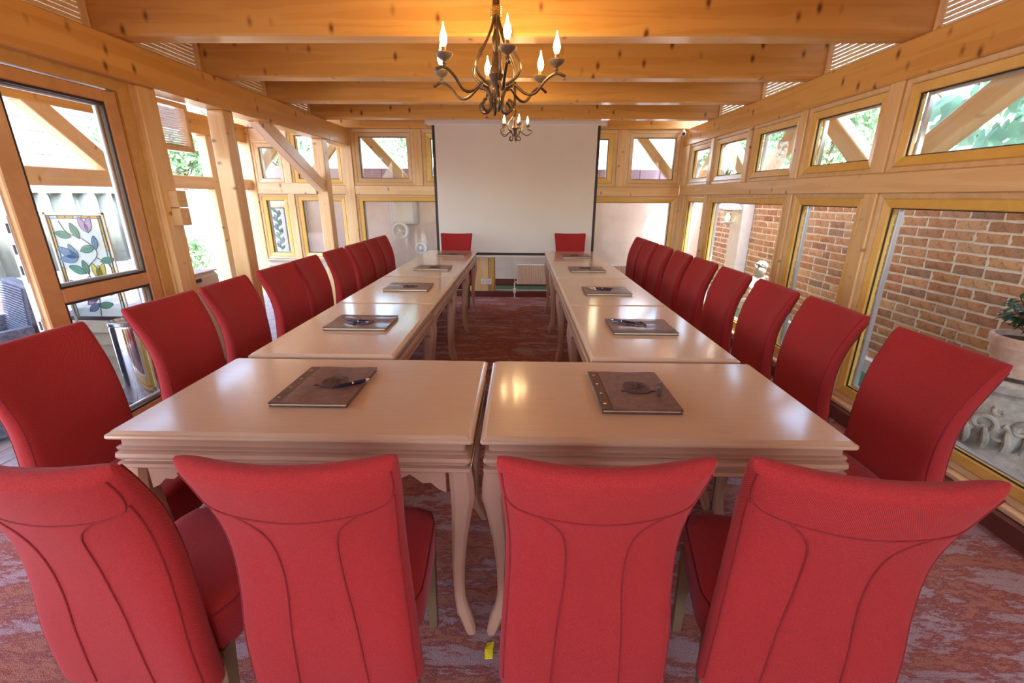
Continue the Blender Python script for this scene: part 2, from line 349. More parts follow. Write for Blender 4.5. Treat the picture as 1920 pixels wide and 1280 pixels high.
# ------------------------------------------------------------------ windows
WN = [0]
def ring(bm, plane, face, a0, a1, z0, z1, wd, dep, sgn, slope=.0):
    """mitred frame: plane 'x' or 'y'; face = coordinate of the room side; sgn = direction pointing outdoors"""
    def P(a, z, d):
        v = face + sgn*d
        return (v, a, z) if plane == 'x' else (a, v, z)
    def rr(i, d): return [P(a0+i, z0+i, d), P(a1-i, z0+i, d), P(a1-i, z1-i, d), P(a0+i, z1-i, d)]
    c = .005
    rs = [rr(0, dep), rr(0, c), rr(c, 0), rr(wd-c, slope), rr(wd, c+slope), rr(wd, dep)]
    vr = [[bm.verts.new(p) for p in r] for r in rs]
    for a, b in zip(vr, vr[1:]+vr[:1]):
        for i in range(4):
            j = (i+1) % 4; bm.faces.new((a[i], a[j], b[j], b[i]))
def window(plane, face, a0, a1, z0, z1, sgn, label, sash=True, trimw=.032, sashw=.052, sashmat='ochre', trimmat='trim', tilt=0):
    WN[0] += 1
    base = (face, (a0+a1)/2, z0) if plane == 'x' else ((a0+a1)/2, face, z0)
    e = empty('window_%d' % WN[0], base, kind='structure', label=label, cat='window')
    bm = bmesh.new(); ring(bm, plane, face, a0, a1, z0, z1, trimw, .07, sgn, .006); finish('frame', bm, M[trimmat], e, keep=True)
    i = trimw; bm = bmesh.new(); ring(bm, plane, face+sgn*.008, a0+i+.001, a1-i-.001, z0+i+.001, z1-i-.001, sashw, .055, sgn, .010); s_o = finish('sash', bm, M[sashmat], e, keep=True)
    i += sashw; bm = bmesh.new(); ring(bm, plane, face+sgn*.030, a0+i, a1-i, z0+i, z1-i, .007, .009, sgn); finish('gasket', bm, M['gasket'], s_o, keep=True)
    d0, d1 = sorted((face+sgn*.040, face+sgn*.046)); bm = bmesh.new(); i += .004
    if plane == 'x': box(bm, d0, d1, a0+i, a1-i, z0+i, z1-i)
    else: box(bm, a0+i, a1-i, d0, d1, z0+i, z1-i)
    finish('pane', bm, M['glass'], s_o, keep=True)
    d0, d1 = sorted((face+sgn*.062, face+sgn*.10)); bm = bmesh.new(); i = trimw+sashw-.012
    ring(bm, plane, face+sgn*.075, a0+i, a1-i, z0+i, z1-i, .02, .03, sgn); finish('spacer', bm, M['aluminium'], s_o, keep=True)
    return e

# right wall --------------------------------------------------------
XR = 2.17
wr = empty('wall_right', (XR, 3, 0), kind='structure', label='pine framed glazed wall beside the brick garden wall', cat='wall')
tb('wall_plate', XR, XR+.14, -2.5, 6.58, 2.042, 2.248, M['beam'], wr, .008)
tb('middle_rail', XR, XR+.12, -2.5, 6.45, 1.432, 1.545, M['post'], wr, .004)
tb('sill', XR-.03, XR+.16, -2.5, 6.45, .086, .112, M['pale'], wr, .004)
for a, b, z0 in ((2.885, 2.988, .112), (3.772, 3.862, .112), (5.47, 5.557, .112), (6.235, 6.56, .112), (-.05, .05, .112)):
    if z0 < 1.4:
        tb('post', XR-.004, XR+.12, a, b, z0, 1.432, M['post'], wr); tb('post', XR-.004, XR+.12, a, b, 1.545, 2.042, M['post'], wr)
for a, b in ((4.612, 4.69), (1.94, 2.04), (1.0, 1.09)):
    tb('post', XR-.004, XR+.12, a, b, 1.545, 2.042, M['post'], wr)
FX = XR+.012
for a0, a1, t_ in ((2.04, 2.885, 'near upper right window framing vine leaves and a brace'), (2.988, 3.772, 'second upper right window with a brace sloping down towards the camera'),
                   (3.862, 4.612, 'third upper right window in the pine wall'), (4.69, 5.47, 'fourth upper right window in the pine wall'), (5.557, 6.235, 'small upper window next to the far right corner'),
                   (1.09, 1.94, 'upper window beside the photographer'), (.05, 1.0, 'upper window beside the photographer, nearer')):
    window('x', FX, a0, a1, 1.545, 2.042, 1, t_)
for a0, a1, t_ in ((.05, 2.885, 'wide lower window in front of the brick wall and stone urn'), (2.988, 3.772, 'lower right window filled with lit brickwork'),
                   (3.862, 5.47, 'wide lower window showing the lantern and white pilaster'), (5.557, 6.235, 'narrow lower window at the far right corner')):
    window('x', FX, a0, a1, .112, 1.432, 1, t_)

# back wall ---------------------------------------------------------
YB = 6.45
wb = empty('wall_back', (0, YB, 0), kind='structure', label='pine framed glazed end wall behind the projection screen', cat='wall')
tb('wall_plate', -3.85, XR+.14, YB-.03, YB+.12, 2.248, 2.45, M['beam'], wb, .008)
tb('middle_rail', -2.29, XR, YB, YB+.12, 1.412, 1.530, M['post'], wb, .004)
tb('sill', -2.29, XR, YB-.02, YB+.12, .0, .06, M['pale'], wb, .003)
def bpost(a, b, z0=.06, z1=2.248): tb('post', a, b, YB-.004, YB+.12, z0, z1, M['post'], wb)
bpost(-2.425, -2.292, 0); bpost(-1.445, -1.338, 1.53); bpost(1.29, 1.405, 1.53); bpost(-.66, -.455, .06, 1.412)
FY = YB+.012
window('y', FY, -2.292, -1.445, 1.53, 2.248, 1, 'upper far window left of the screen with diagonal brace', trimw=.045, sashmat='trim')
window('y', FY, -1.338, 1.29, 1.53, 2.248, 1, 'upper far window mostly behind the screen', trimw=.05, sashw=.065)
window('y', FY, 1.405, 2.17, 1.53, 2.248, 1, 'upper far window right of the screen with diagonal brace', trimw=.045, sashmat='trim')
window('y', FY, -2.292, -.66, -.02, 1.412, 1, 'lower far window left of the screen showing a white wall unit')
window('y', FY, -.455, 2.17, -.02, 1.412, 1, 'lower far window right of the screen behind the radiators')
# its extension behind the side bay
bpost(-3.85, -3.66, 0); bpost(-3.235, -3.15, .5, 2.248)
tb('middle_rail', -3.66, -2.425, YB, YB+.12, 1.412, 1.53, M['post'], wb, .004)
window('y', FY, -3.66, -3.235, 1.53, 2.1, 1, 'small upper window of the side bay, leftmost', trimmat='pale', sashmat='pale')
tb('lintel', -3.66, -3.235, YB, YB+.12, 2.10, 2.248, M['pale'], wb)
window('y', FY, -3.15, -2.425, 1.53, 2.248, 1, 'upper window of the side bay showing the hanging lamp')
window('y', FY, -3.66, -3.235, .52, 1.412, 1, 'lower window of the side bay with the leafy glass panel')
window('y', FY, -3.15, -2.425, .52, 1.412, 1, 'lower window of the side bay beside the left corner post')
z = .02
for i in range(6):
    bm = bmesh.new(); prism(bm, [(YB-.005, z), (YB-.045, z+.004), (YB-.015, z+.074), (YB+.02, z+.074)], -3.66, -2.43, 'x'); finish('lapped_board', bm, M['whitewood'], wb, keep=True); z += .08
tb('sill', -3.66, -2.43, YB-.06, YB+.1, .50, .52, M['whitewood'], wb, .003)

# left wall ---------------------------------------------------------
wl = empty('wall_left', (-2.4, 3, 0), kind='structure', label='pine posts and plate along the left side of the room', cat='wall')
tb('wall_plate', -2.47, -2.30, -2.5, 6.45, 2.03, 2.248, M['beam'], wl, .010)
for a, b in ((2.985, 3.135), (3.80, 3.935), (5.63, 5.765)):
    tb('post', -2.46, -2.33, a, b, 0 if a > 2.99 else .0, 2.03, M['post'], wl)
timber('brace', (-2.395, 4.36, 2.07), (-2.395, 5.60, 1.50), .10, .13, M['pale'], wl)
tb('tie_rail', -3.16, -2.46, 5.60, 5.72, 1.412, 1.538, M['pale'], wl)
bm = bmesh.new(); cbox(bm, -2.345, -2.27, 3.045, 3.135, 1.20, 1.312); cbox(bm, -2.345, -2.27, 3.045, 3.135, 1.316, 1.425)
blk = finish('bolted_block', bm, M['trim'], wl, keep=True)
for zz in (1.26, 1.37):
    bm = bmesh.new(); lathe(bm, [(.016, 0), (.016, .006), (.010, .010)], n=14); o = finish('bolt_cap', bm, M['trim'], blk, True, True)
    o.matrix_basis = Matrix.Translation((-2.27, 3.09, zz)) @ Matrix.Rotation(PI/2, 4, 'Y')
rw = empty('wall_front', (0, -2.5, 0), kind='structure', label='pine framed end wall with a wide window behind the photographer', cat='wall')
bm = bmesh.new(); box(bm, -2.46, 2.3, -2.58, -2.5, 0, 1.2); finish('panelling', bm, M['post'], rw, keep=True)
tb('head', -2.46, 2.3, -2.58, -2.46, 2.0, 2.55, M['beam'], rw)
for a in (-2.46, -.9, .78, 2.2): tb('post', a, a+.1, -2.58, -2.48, 1.2, 2.0, M['post'], rw)
bm = bmesh.new(); box(bm, -2.46, -2.38, -2.5, -.4, 0, 2.03); finish('side_panelling', bm, M['post'], rw, keep=True)
bm = bmesh.new(); box(bm, 2.18, 2.26, -2.5, -.05, .112, 2.042); finish('side_panelling', bm, M['post'], rw, keep=True)
# outer frame of the side gallery
og = empty('wall_outer_left', (-3.75, 4, 0), kind='structure', label='outer pine frame of the open gallery beyond the left posts', cat='wall')
tb('wall_plate', -3.82, -3.70, .6, 6.45, 2.06, 2.28, M['beam'], og); tb('rail', -3.80, -3.71, .6, 6.45, 1.46, 1.60, M['pale'], og)
for a in (.75, 5.62): tb('post', -3.82, -3.70, a, a+.12, 0, 2.06, M['post'], og)
timber('brace', (-3.755, 3.42, 2.30), (-3.755, 4.38, 1.53), .10, .14, M['pale'], og)

# glazed terrace door ------------------------------------------------
WN_D = empty('door_1', (-2.41, 2.88, 0), kind='structure', label='glazed terrace door leaf in laminate wood, standing at the left wall', cat='door')
bm = bmesh.new(); XD = -2.37
box(bm, XD-.07, XD, 2.885, 2.983, .0, 2.05); box(bm, XD-.07, XD, -.4, 2.885, 1.972, 2.05); box(bm, XD-.09, XD-.01, -.4, 2.885, .0, .03)
finish('door_frame', bm, M['dframe'], WN_D, keep=True)
bm = bmesh.new(); box(bm, XD-.012, XD+.012, 2.968, 2.984, .0, 2.05); box(bm, XD-.012, XD+.012, -.4, 2.984, 2.036, 2.05); finish('cover_strip', bm, M['trim'], WN_D, keep=True)
xa, xb = XD-.075, XD-.012
bm = bmesh.new()
cbox(bm, xa, xb, 2.795, 2.882, .035, 1.965, .006); cbox(bm, xa, xb, 2.13, 2.235, .035, 1.965, .006)
cbox(bm, xa, xb, 2.236, 2.794, 1.90, 1.965, .006); cbox(bm, xa, xb, 2.236, 2.794, .85, .925, .006); cbox(bm, xa, xb, 2.236, 2.794, .035, .115, .006)
leaf = finish('leaf_frame', bm, M['doorwood'], WN_D, keep=True)
for z0, z1 in ((.925, 1.90), (.115, .85)):
    bm = bmesh.new(); box(bm, xa+.028, xa+.034, 2.236, 2.794, z0, z1); finish('pane', bm, M['glass'], leaf, keep=True)
    bm = bmesh.new(); ring(bm, 'x', xb-.004, 2.236, 2.794, z0, z1, .012, .02, -1); finish('gasket', bm, M['gasket'], leaf, keep=True)
    bm = bmesh.new(); ring(bm, 'x', xa+.02, 2.236, 2.794, z0, z1, .022, .02, -1); finish('spacer', bm, M['aluminium'], leaf, keep=True)
bm = bmesh.new(); box(bm, xa+.002, xb-.03, 2.122, 2.13, .04, 1.96); finish('edge_profile', bm, M['white'], leaf, keep=True)
bm = bmesh.new()
for z0, z1 in ((.98, 1.30), (.45, .62), (.7, .80)): box(bm, xa+.012, xa+.032, 2.118, 2.1225, z0, z1)
lock = finish('lock_plate', bm, M['steel'], leaf, keep=True)
bm = bmesh.new()
for z0 in (1.02, 1.12, 1.22, .5, .74): box(bm, xa+.017, xa+.027, 2.1165, 2.119, z0, z0+.045)
finish('lock_slot', bm, M['dark'], lock, keep=True)

# ------------------------------------------------------------------ chandeliers
def chandelier(name, cx, cy, zb, R, n_arm, rot, sc, ztop, **k):
    e = empty(name, (cx, cy, zb), 0, **k); S = sc
    bm = bmesh.new(); prof = [(0.004, .05), (.014, .055), (.02, .08), (.012, .11), (.03, .15), (.038, .165), (.036, .175), (.026, .20), (.014, .225), (.017, .25), (.011, .262), (.019, .29), (.020, .32), (.012, .345), (.004, .36)]
    lathe(bm, [(r*S, z*S) for r, z in prof], n=14); core = finish('finial', bm, M['bronze'], e, True)
    bm = bmesh.new()
    for i in range(5):
        lathe(bm, [(.024*S, 0), (.029*S, .004*S), (.024*S, .008*S)], (0, 0, (.405+i*.009)*S), 16)
    finish('rope_collar', bm, M['brass'], e, True)
    bm = bmesh.new(); tube(bm, [(0, 0, .43*S), (0, 0, ztop-zb)], .017*S, 10); finish('stem', bm, M['bronze'], e, True)
    for i in range(n_arm):
        a = rot + 2*PI*i/n_arm; ca, sa = math.cos(a), math.sin(a)
        f = lambda r, z: (r*ca*S, r*sa*S, z*S)
        bm = bmesh.new(); tube(bm, bez([f(.014, .44), f(.018, .38), f(.058, .30), f(.118, .21), f(.110, .155), f(.05, .118)], 6), .0065*S, 7)
        finish('bowed_rod', bm, M['bronze'], e, True)
        bm = bmesh.new(); tube(bm, bez([f(.03, .03), f(.055, .0), f(.085, .022), f(.08, .065), f(.045, .1), f(.03, .115)], 6), [.006*S]*30+[.0065*S], 7) if False else tube(bm, bez([f(.062, .052), f(.078, .045), f(.088, .022), f(.066, .0), f(.038, .01), f(.03, .05), f(.05, .10), f(.085, .115)], 6), .0075*S, 7)
        finish('scroll', bm, M['bronze'], e, True)
        bm = bmesh.new(); Rr = R/S
        tube(bm, bez([f(.05, .105), f(.09, .118), f(.15, .075), f(.20, .075), f(.25, .125), f(Rr, .15), f(Rr+.045, .135)], 7), .0068*S, 7)
        arm = finish('arm', bm, M['bronze'], e, True)
        bm = bmesh.new(); c = f(Rr, .145)
        lathe(bm, [(q*S, z*S) for q, z in ((.005, 0), (.011, .006), (.006, .013), (.012, .019), (.007, .026), (.012, .032), (.027, .040), (.036, .050), (.039, .056), (.036, .061), (.020, .062), (.012, .058))], c, 16)
        finish('candle_cup', bm, M['cup'], arm, True)
        bm = bmesh.new(); lathe(bm, [(.011*S, .055*S), (.011*S, .082*S), (.009*S, .084*S)], c, 12); finish('candle_sleeve', bm, M['candle'], arm, True)
        bm = bmesh.new(); lathe(bm, [(q*S, z*S) for q, z in ((.006, .083), (.013, .096), (.0165, .112), (.014, .130), (.008, .146), (.004, .160), (.0012, .178))], c, 12)
        finish('flame_bulb', bm, M['bulb'], arm, True)
    bm = bmesh.new(); lathe(bm, [(.012, 0), (.05, -.012), (.05, -.03), (.03, -.035)][::-1], (0, 0, ztop-zb+.003), 16); finish('ceiling_rose', bm, M['bronze'], e, True)
    return e
chandelier('chandelier', -.125, 2.47, 1.80, .30, 6, math.radians(-78), 1.0, 2.545, label='large bronze candle chandelier with flame bulbs above the front tables', cat='chandelier')
chandelier('chandelier', -.058, 4.25, 1.865, .112, 5, math.radians(-70), .60, 2.545, label='small bronze chandelier hanging in front of the screen', cat='chandelier')

# ------------------------------------------------------------------ tables
def table():
    """moulded table, 1.05 wide (x) by 0.626 deep (y), 0.76 high, origin on the floor at its centre"""
    W, D = 1.05, .626
    e = empty('conference_table')
    def rc(i, z, c=.006):
        a, b = W/2-i, D/2-i; c = max(.002, c)
        return [(-a+c, -b, z), (a-c, -b, z), (a, -b+c, z), (a, b-c, z), (a-c, b, z), (-a+c, b, z), (-a, b-c, z), (-a, -b+c, z)]
    bm = bmesh.new()
    rings(bm, [rc(.06, .735), rc(.010, .735), rc(.002, .739), rc(0, .744), rc(.001, .750), rc(.008, .753), rc(.012, .757), rc(.016, .760)])
    finish('tabletop', bm, M['oak'], e)
    bm = bmesh.new()
    pr = [(.10, .640), (.012, .640), (.007, .645), (.008, .656), (.020, .659), (.022, .666), (.012, .668), (.007, .677), (.009, .688), (.018, .693), (.024, .697), (.014, .699), (.013, .705), (.023, .708), (.023, .735), (.10, .735)]
    rings(bm, [rc(i, z) for i, z in pr]); finish('moulded_apron', bm, M['oak_side'], e, True)
    for sx in (-1, 1):
        for sy in (-1, 1):
            bm = bmesh.new(); rs = []
            for z, off, r in ((.641, .0, .036), (.60, .004, .038), (.55, .006, .037), (.48, 0, .031), (.38, -.008, .025), (.26, -.014, .0205), (.15, -.014, .018), (.10, -.009, .020), (.075, -.003, .0235), (.066, .001, .0215), (.04, .008, .0205), (.012, .014, .017), (.0, .015, .014)):
                cx, cy = sx*(W/2-.044+off*1.3), sy*(D/2-.048+off*.9)
                ring_ = []
                for k in range(12):
                    a = 2*PI*k/12; q = (abs(math.cos(a))**3.2+abs(math.sin(a))**3.2)**(-1/3.2)
                    ring_.append((cx+r*q*math.cos(a), cy+r*q*math.sin(a), z))
                rs.append(ring_)
            rings(bm, rs[::-1]); leg = finish('leg', bm, M['oak_side'], e, True)
            poly = [(0, .639), (.15, .639), (.148, .622), (.132, .612), (.118, .618), (.105, .625), (.088, .612), (.07, .596), (.045, .598), (.022, .575), (0, .565)]
            bm = bmesh.new(); x0 = W/2-.085
            prism(bm, [(sx*(x0-p), z) for p, z in poly], sy*(D/2-.040), sy*(D/2-.022), 'y'); finish('scalloped_bracket', bm, M['oak_side'], leg)
            bm = bmesh.new(); y0 = D/2-.085
            prism(bm, [(sy*(y0-p), z) for p, z in poly], sx*(W/2-.040), sx*(W/2-.022), 'x'); finish('scalloped_bracket', bm, M['oak_side'], leg)
    return e
T0 = table()
XL, XRr, Y0 = -.125, -.106, 1.086
LS = .955
tables = []
ordn = ['', 'second', 'third', 'fourth', 'fifth']
for side in (-1, 1):
    for k in range(5):
        o = T0 if (side == -1 and k == 0) else copy_tree(T0)
        sn = 'left' if side < 0 else 'right'
        if k == 0:
            o.location = ((XL-.525) if side < 0 else (XRr+.525), Y0+.313, 0)
            tag(o, 'limed oak table set crosswise at the front of the %s row' % sn, 'table', 'conference tables')
        else:
            o.location = ((-.525-.313) if side < 0 else (.30+.313), 1.74+LS*(k-.5)+.003, 0); o.rotation_euler.z = PI/2; o.scale = (.949/1.05, 1, 1)
            tag(o, ('limed oak table, %s from the front in the %s row' % (ordn[k], sn)) if k < 4 else 'limed oak table at the %s end of the row, nearest the projection screen' % sn, 'table', 'conference tables')

# ------------------------------------------------------------------ folders and pens
def folder():
    e = empty('leather_folder'); W, D = .25, .315
    bm = bmesh.new(); cbox(bm, -W/2, W/2, -D/2, D/2, .0, .0035, .0012); finish('back_cover', bm, M['leather'], e)
    bm = bmesh.new(); box(bm, -W/2+.006, W/2-.006, -D/2+.006, D/2-.006, .0037, .0105); finish('pages', bm, M['paper'], e)
    bm = bmesh.new(); n = 8; rs = []
    for i in range(n+1):
        x = -W/2+.034+(W-.034)*i/n; rs.append([(x, -D/2, .0107), (x, D/2, .0107), (x, D/2, .0143+.0012*math.sin(i*1.1)), (x, -D/2, .0143+.0015*math.sin(i*.9+1))])
    rings(bm, rs); cov = finish('front_cover', bm, M['leather'], e, True)
    bm = bmesh.new(); cbox(bm, -W/2-.002, -W/2+.033, -D/2, D/2, .0107, .0148, .001); sp = finish('spine_strip', bm, M['spine'], e)
    for i in range(4):
        bm = bmesh.new(); lathe(bm, [(.0058, 0), (.0058, .0012), (.003, .0026)], (-W/2+.016, -D/2+.04+i*.078, .0147), 12); finish('rivet', bm, M['brass'], sp, True)
    # embossed crest: ring, inner lines, ribbon
    bm = bmesh.new(); cx, cy, z = .02, .015, .0157
    for r in (.043, .036): tube(bm, [(cx+r*math.cos(a*PI/16), cy+r*1.0*math.sin(a*PI/16), z) for a in range(33)], .0010, 5)
    for i in range(9):
        a = i*2*PI/9; tube(bm, bez([(cx+.006*math.cos(a), cy+.006*math.sin(a), z), (cx+.018*math.cos(a+.5), cy+.018*math.sin(a+.5), z), (cx+.031*math.cos(a+.2), cy+.031*math.sin(a+.2), z)], 3), .0013, 4)
    for dx in (-1, 1): tube(bm, bez([(cx, cy-.048, z), (cx+dx*.025, cy-.046, z), (cx+dx*.045, cy-.032, z), (cx+dx*.058, cy-.036, z)], 4), .0022, 4)
    for i in range(7):
        a = PI/2+(i-3)*.22; tube(bm, [(cx+.046*math.cos(a), cy+.046*math.sin(a), z), (cx+.051*math.cos(a), cy+.051*math.sin(a), z)], .0014, 4)
    finish('embossed_crest', bm, M['emboss'], cov)
    return e
def pen():
    e = empty('pen')
    bm = bmesh.new(); lathe(bm, [(.0015, 0), (.0038, .014), (.0056, .030), (.0064, .07), (.0060, .118)], n=10); o = finish('barrel', bm, M['pen'], e, True)
    bm = bmesh.new(); lathe(bm, [(.0008, -.004), (.0013, 0), (.0034, .014)], n=10); finish('tip', bm, M['steel'], o, True)
    bm = bmesh.new(); lathe(bm, [(.0065, .070), (.0068, .071), (.0068, .075), (.0065, .076)], n=10); lathe(bm, [(.0062, .118), (.0056, .130), (.002, .134)], n=10); box(bm, .0055, .0080, -.0014, .0014, .088, .126); finish('clip', bm, M['steel'], o, True)
    return e
def place_pen(o, x, y, z, ang):
    o.matrix_basis = Matrix.Translation((x, y, z+.0070)) @ Matrix.Rotation(ang, 4, 'Z') @ Matrix.Rotation(PI/2, 4, 'Y')
F0 = folder(); P0 = pen()
fd = [('L', 0, -.667, 1.417, 0), ('R', 0, .386, 1.402, 0), ('L', 1, -.82, 2.225, -PI/2), ('R', 1, .62, 2.2, PI/2*1), ('L', 2, -.806, 3.19, -PI/2), ('R', 2, .612, 3.105, PI/2),
      ('L', 3, -.80, 4.105, -PI/2), ('R', 3, .612, 4.09, PI/2), ('L', 4, -.77, 5.09, -PI/2), ('R', 4, .628, 5.035, PI/2)]
fl_lab = {('L', 0): 'brown leather folder with a dark pen on the front left table', ('R', 0): 'dark leather folder with a blue pen on the front right table'}
for i, (s, k, x, y, a) in enumerate(fd):
    o = F0 if i == 0 else copy_tree(F0); o.location = (x, y, .7605); o.rotation_euler.z = a + (0 if k else 0)
    sn = 'left' if s == 'L' else 'right'
    tag(o, fl_lab.get((s, k)) or ('brown leather folder on the %s table of the %s row' % (ordn[k], sn) if k < 4 else 'brown leather folder on the %s table nearest the screen' % sn), 'folder', 'leather folders on the tables')
pd = [(-.632, 1.36, math.radians(38), 'dark pen lying on the front left folder'), (.455, 1.32, math.radians(72), 'dark blue pen lying on the front right folder'),
      (-.90, 2.215, math.radians(-14), 'dark pen lying on the second folder of the left row'), (.60, 2.215, math.radians(168-20), 'dark pen lying on the second folder of the right row'), (.66, 3.12, math.radians(172), 'dark pen lying on the third folder of the right row')]
for i, (x, y, a, lb) in enumerate(pd):
    o = P0 if i == 0 else copy_tree(P0); place_pen(o, x, y, .7605+.0150, a); tag(o, lb, 'pen', 'pens on the folders')

# ------------------------------------------------------------------ chairs
def lerp(tab, z):
    for (a, u), (b, v) in zip(tab, tab[1:]):
        if z <= b:
            t = (z-a)/(b-a); t = max(0, min(1, t)); return u+(v-u)*t
    return tab[-1][1]
def smooth_tab(tab, n=40):
    pts = bez([(a, b, 0) for a, b in tab], 8); return [(p.x, p.y) for p in pts]
TC = smooth_tab([(.30, -.185), (.45, -.19), (.58, -.182), (.70, -.184), (.80, -.203), (.88, -.235), (.935, -.262), (.96, -.275)])
TW = smooth_tab([(.30, .200), (.45, .195), (.60, .186), (.72, .184), (.82, .191), (.90, .199), (.96, .205)])
TT = smooth_tab([(.30, .040), (.5, .040), (.7, .036), (.85, .030), (.93, .024), (.96, .021)])
def back_pt(u, z, side, off=0.0):
    """side -1 rear face, +1 front face; u in [-1, 1]"""
    c, w, t_ = lerp(TC, z), lerp(TW, z), lerp(TT, z)
    bow = -.036*(1-u*u)*max(0, min(1, (z-.45)/.35))
    slope = (lerp(TC, z+.01)-lerp(TC, z-.01))/.02; n = Vector((0, 1, -slope)).normalized()
    lift = .010*(u*u)*max(0, (z-.85)/.1)
    return Vector((u*w, c+bow, z+lift)) + n*side*(t_*max(0.0, 1-abs(u)**12)**.5+off)
def chair():
    e = empty('upholstered_chair')
    bm = bmesh.new(); rs = []
    us = [-1, -.993, -.975, -.945, -.90, -.82, -.65, -.45, -.22, 0, .22, .45, .65, .82, .90, .945, .975, .993, 1]
    zs = [.30+.62*i/22 for i in range(23)]
    for z in zs: rs.append([back_pt(u, z, -1) for u in us]+[back_pt(u, z, 1) for u in reversed(us[1:-1])])
    for k in range(1, 5):                               # rolled top
        a = k/4*PI/2; f = max(math.cos(a), .22); z = .92+.022*math.sin(a); q_ = 1-.006*k
        rs.append([back_pt(u*q_, z, -f) for u in us]+[back_pt(u*q_, z, f) for u in reversed(us[1:-1])])
    rings(bm, rs); bk = finish('backrest', bm, M['red'], e, True)
    # piping on the back face: headband, two long seams, edge seams, top
    bm = bmesh.new()
    def seam(pts, r=.0022, side=-1):
        p = bez([(u, z, 0) for u, z in pts], 5); tube(bm, [back_pt(q.x, q.y, side, .0004) for q in p], r, 5)
    seam([(-.945, .925), (-.945, .875), (-.88, .848), (-.6, .832), (0, .822), (.6, .832), (.88, .848), (.945, .875), (.945, .925)])
    for s in (-1, 1): seam([(s*.62, .832), (s*.44, .80), (s*.35, .75), (s*.33, .64), (s*.37, .50), (s*.40, .32)])
    for s in (-1, 1): seam([(s*.95, .925), (s*.95, .8), (s*.95, .6), (s*.95, .4), (s*.95, .32)], .0020, 1)
    for s in (-1, 1): seam([(s*.95, .86), (s*.95, .7), (s*.95, .5), (s*.95, .32)], .0020, -1)
    finish('piping', bm, M['piping'], bk, True)
    # seat cushion
    bm = bmesh.new(); rs = []
    for z, i in ((.325, .010), (.345, .002), (.40, 0), (.445, .001), (.458, .008), (.466, .022), (.470, .05), (.472, .10)):
        r = []
        for k in range(32):
            a = 2*PI*k/32; q = (abs(math.cos(a))**7+abs(math.sin(a))**7)**(-1/7); hw, hd = .186-i, .187-i
            x, y = q*hw*math.cos(a), q*hd*math.sin(a); x *= (1-.03*(y/.2)); r.append((x, y+.035, z))
        rs.append(r)
    rings(bm, rs); st = finish('seat', bm, M['red'], e, True)
    bm = bmesh.new(); pts = []
    for k in range(33):
        a = 2*PI*k/32; q = (abs(math.cos(a))**7+abs(math.sin(a))**7)**(-1/7); x, y = q*.1855*math.cos(a), q*.1865*math.sin(a); x *= (1-.03*(y/.2)); pts.append((x, y+.035, .447))
    tube(bm, pts, .0028, 5, caps=False); finish('piping', bm, M['piping'], st, True)
    for sx in (-1, 1):
        for sy in (-1, 1):
            bm = bmesh.new(); X, Y = sx*.155, .035+sy*.15; dy = -.03 if sy < 0 else 0
            rings(bm, [[(X+a*h, Y+dy*(1-z/.34)+b*h, z) for a, b in ((-1, -1), (1, -1), (1, 1), (-1, 1))] for z, h in ((0, .013), (.335, .019))])
            finish('leg', bm, M['chairleg'], e)
    return e
C0 = chair(); used = [False]
def put_chair(x, y, rz, label, group):
    """(x, y): middle of the top edge of the backrest"""
    o = copy_tree(C0) if used[0] else C0; used[0] = True
    d = Matrix.Rotation(rz, 2) @ Vector((0, -.285))
    o.location = (x-d.x, y-d.y, 0); o.rotation_euler.z = rz; tag(o, label, 'chair', group); return o
for x, y, rz, lb in ((-.905, .655, -6, 'red high-back chair at the near left corner, cut by the frame edge'), (-.420, .672, 2, 'red chair seen from behind in front of the left table end'),
                     (.162, .682, 1.0, 'red chair seen from behind, straight in front of the front right table'), (.622, .658, -9.5, 'red chair seen from behind and turned outwards at the near right')):
    put_chair(x, y, math.radians(rz), lb, 'red chairs along the near side')
LYc = [1.36, 1.94, 2.39, 2.92, 3.345, 3.89, 4.385, 4.80, 5.215]
RYc = [1.405, 1.94, 2.41, 2.90, 3.40, 3.87, 4.36, 4.82, 5.25]
nth = ['nearest the camera', 'second', 'third', 'fourth', 'fifth', 'sixth', 'seventh', 'eighth', 'ninth and last']
for k, y in enumerate(LYc):
    put_chair(-1.645, y, math.radians(-90+random.uniform(-2, 2)), 'red high-back chair on the left side of the tables, %s%s' % (nth[k], '' if k == 0 else ' from the camera'), 'red chairs along the left side')
for k, y in enumerate(RYc):
    put_chair(1.425, y, math.radians(90+random.uniform(-2, 2)), 'red high-back chair on the right side of the tables, %s%s' % (nth[k], '' if k == 0 else ' from the camera'), 'red chairs along the right side')
put_chair(-.81, 5.80, PI, 'red chair at the far end of the left table row', 'red chairs at the far end')
put_chair(.647, 5.92, PI, 'red chair at the far end of the right table row', 'red chairs at the far end')

# ------------------------------------------------------------------ screen, radiators, socket, camera
e = empty('projection_screen', (-.07, 6.25, .6), label='white projection screen with black borders pulled down at the end wall', cat='screen')
bm = bmesh.new(); cbox(bm, -1.225, 1.08, 6.215, 6.30, 2.262, 2.335, .014); finish('housing', bm, M['white'], e, keep=True)
for x_ in (-1.235, 1.08):
    bm = bmesh.new(); cbox(bm, x_, x_+.012, 6.22, 6.33, 2.255, 2.345, .003); finish('end_cap', bm, M['lgrey'], e, keep=True)
def strip(name, a0, a1, z0, z1, m, par=None, x2=None):
    bm = bmesh.new(); b0, b1 = x2 or (a0, a1)
    rings(bm, [[(b0, 6.250, z0), (b1, 6.250, z0), (b1, 6.254, z0), (b0, 6.254, z0)], [(a0, 6.250, z1), (a1, 6.250, z1), (a1, 6.254, z1), (a0, 6.254, z1)]]); return finish(name, bm, m, par, keep=True)
cl = strip('cloth', -1.115, .98, .655, 2.262, M['screen'], e)
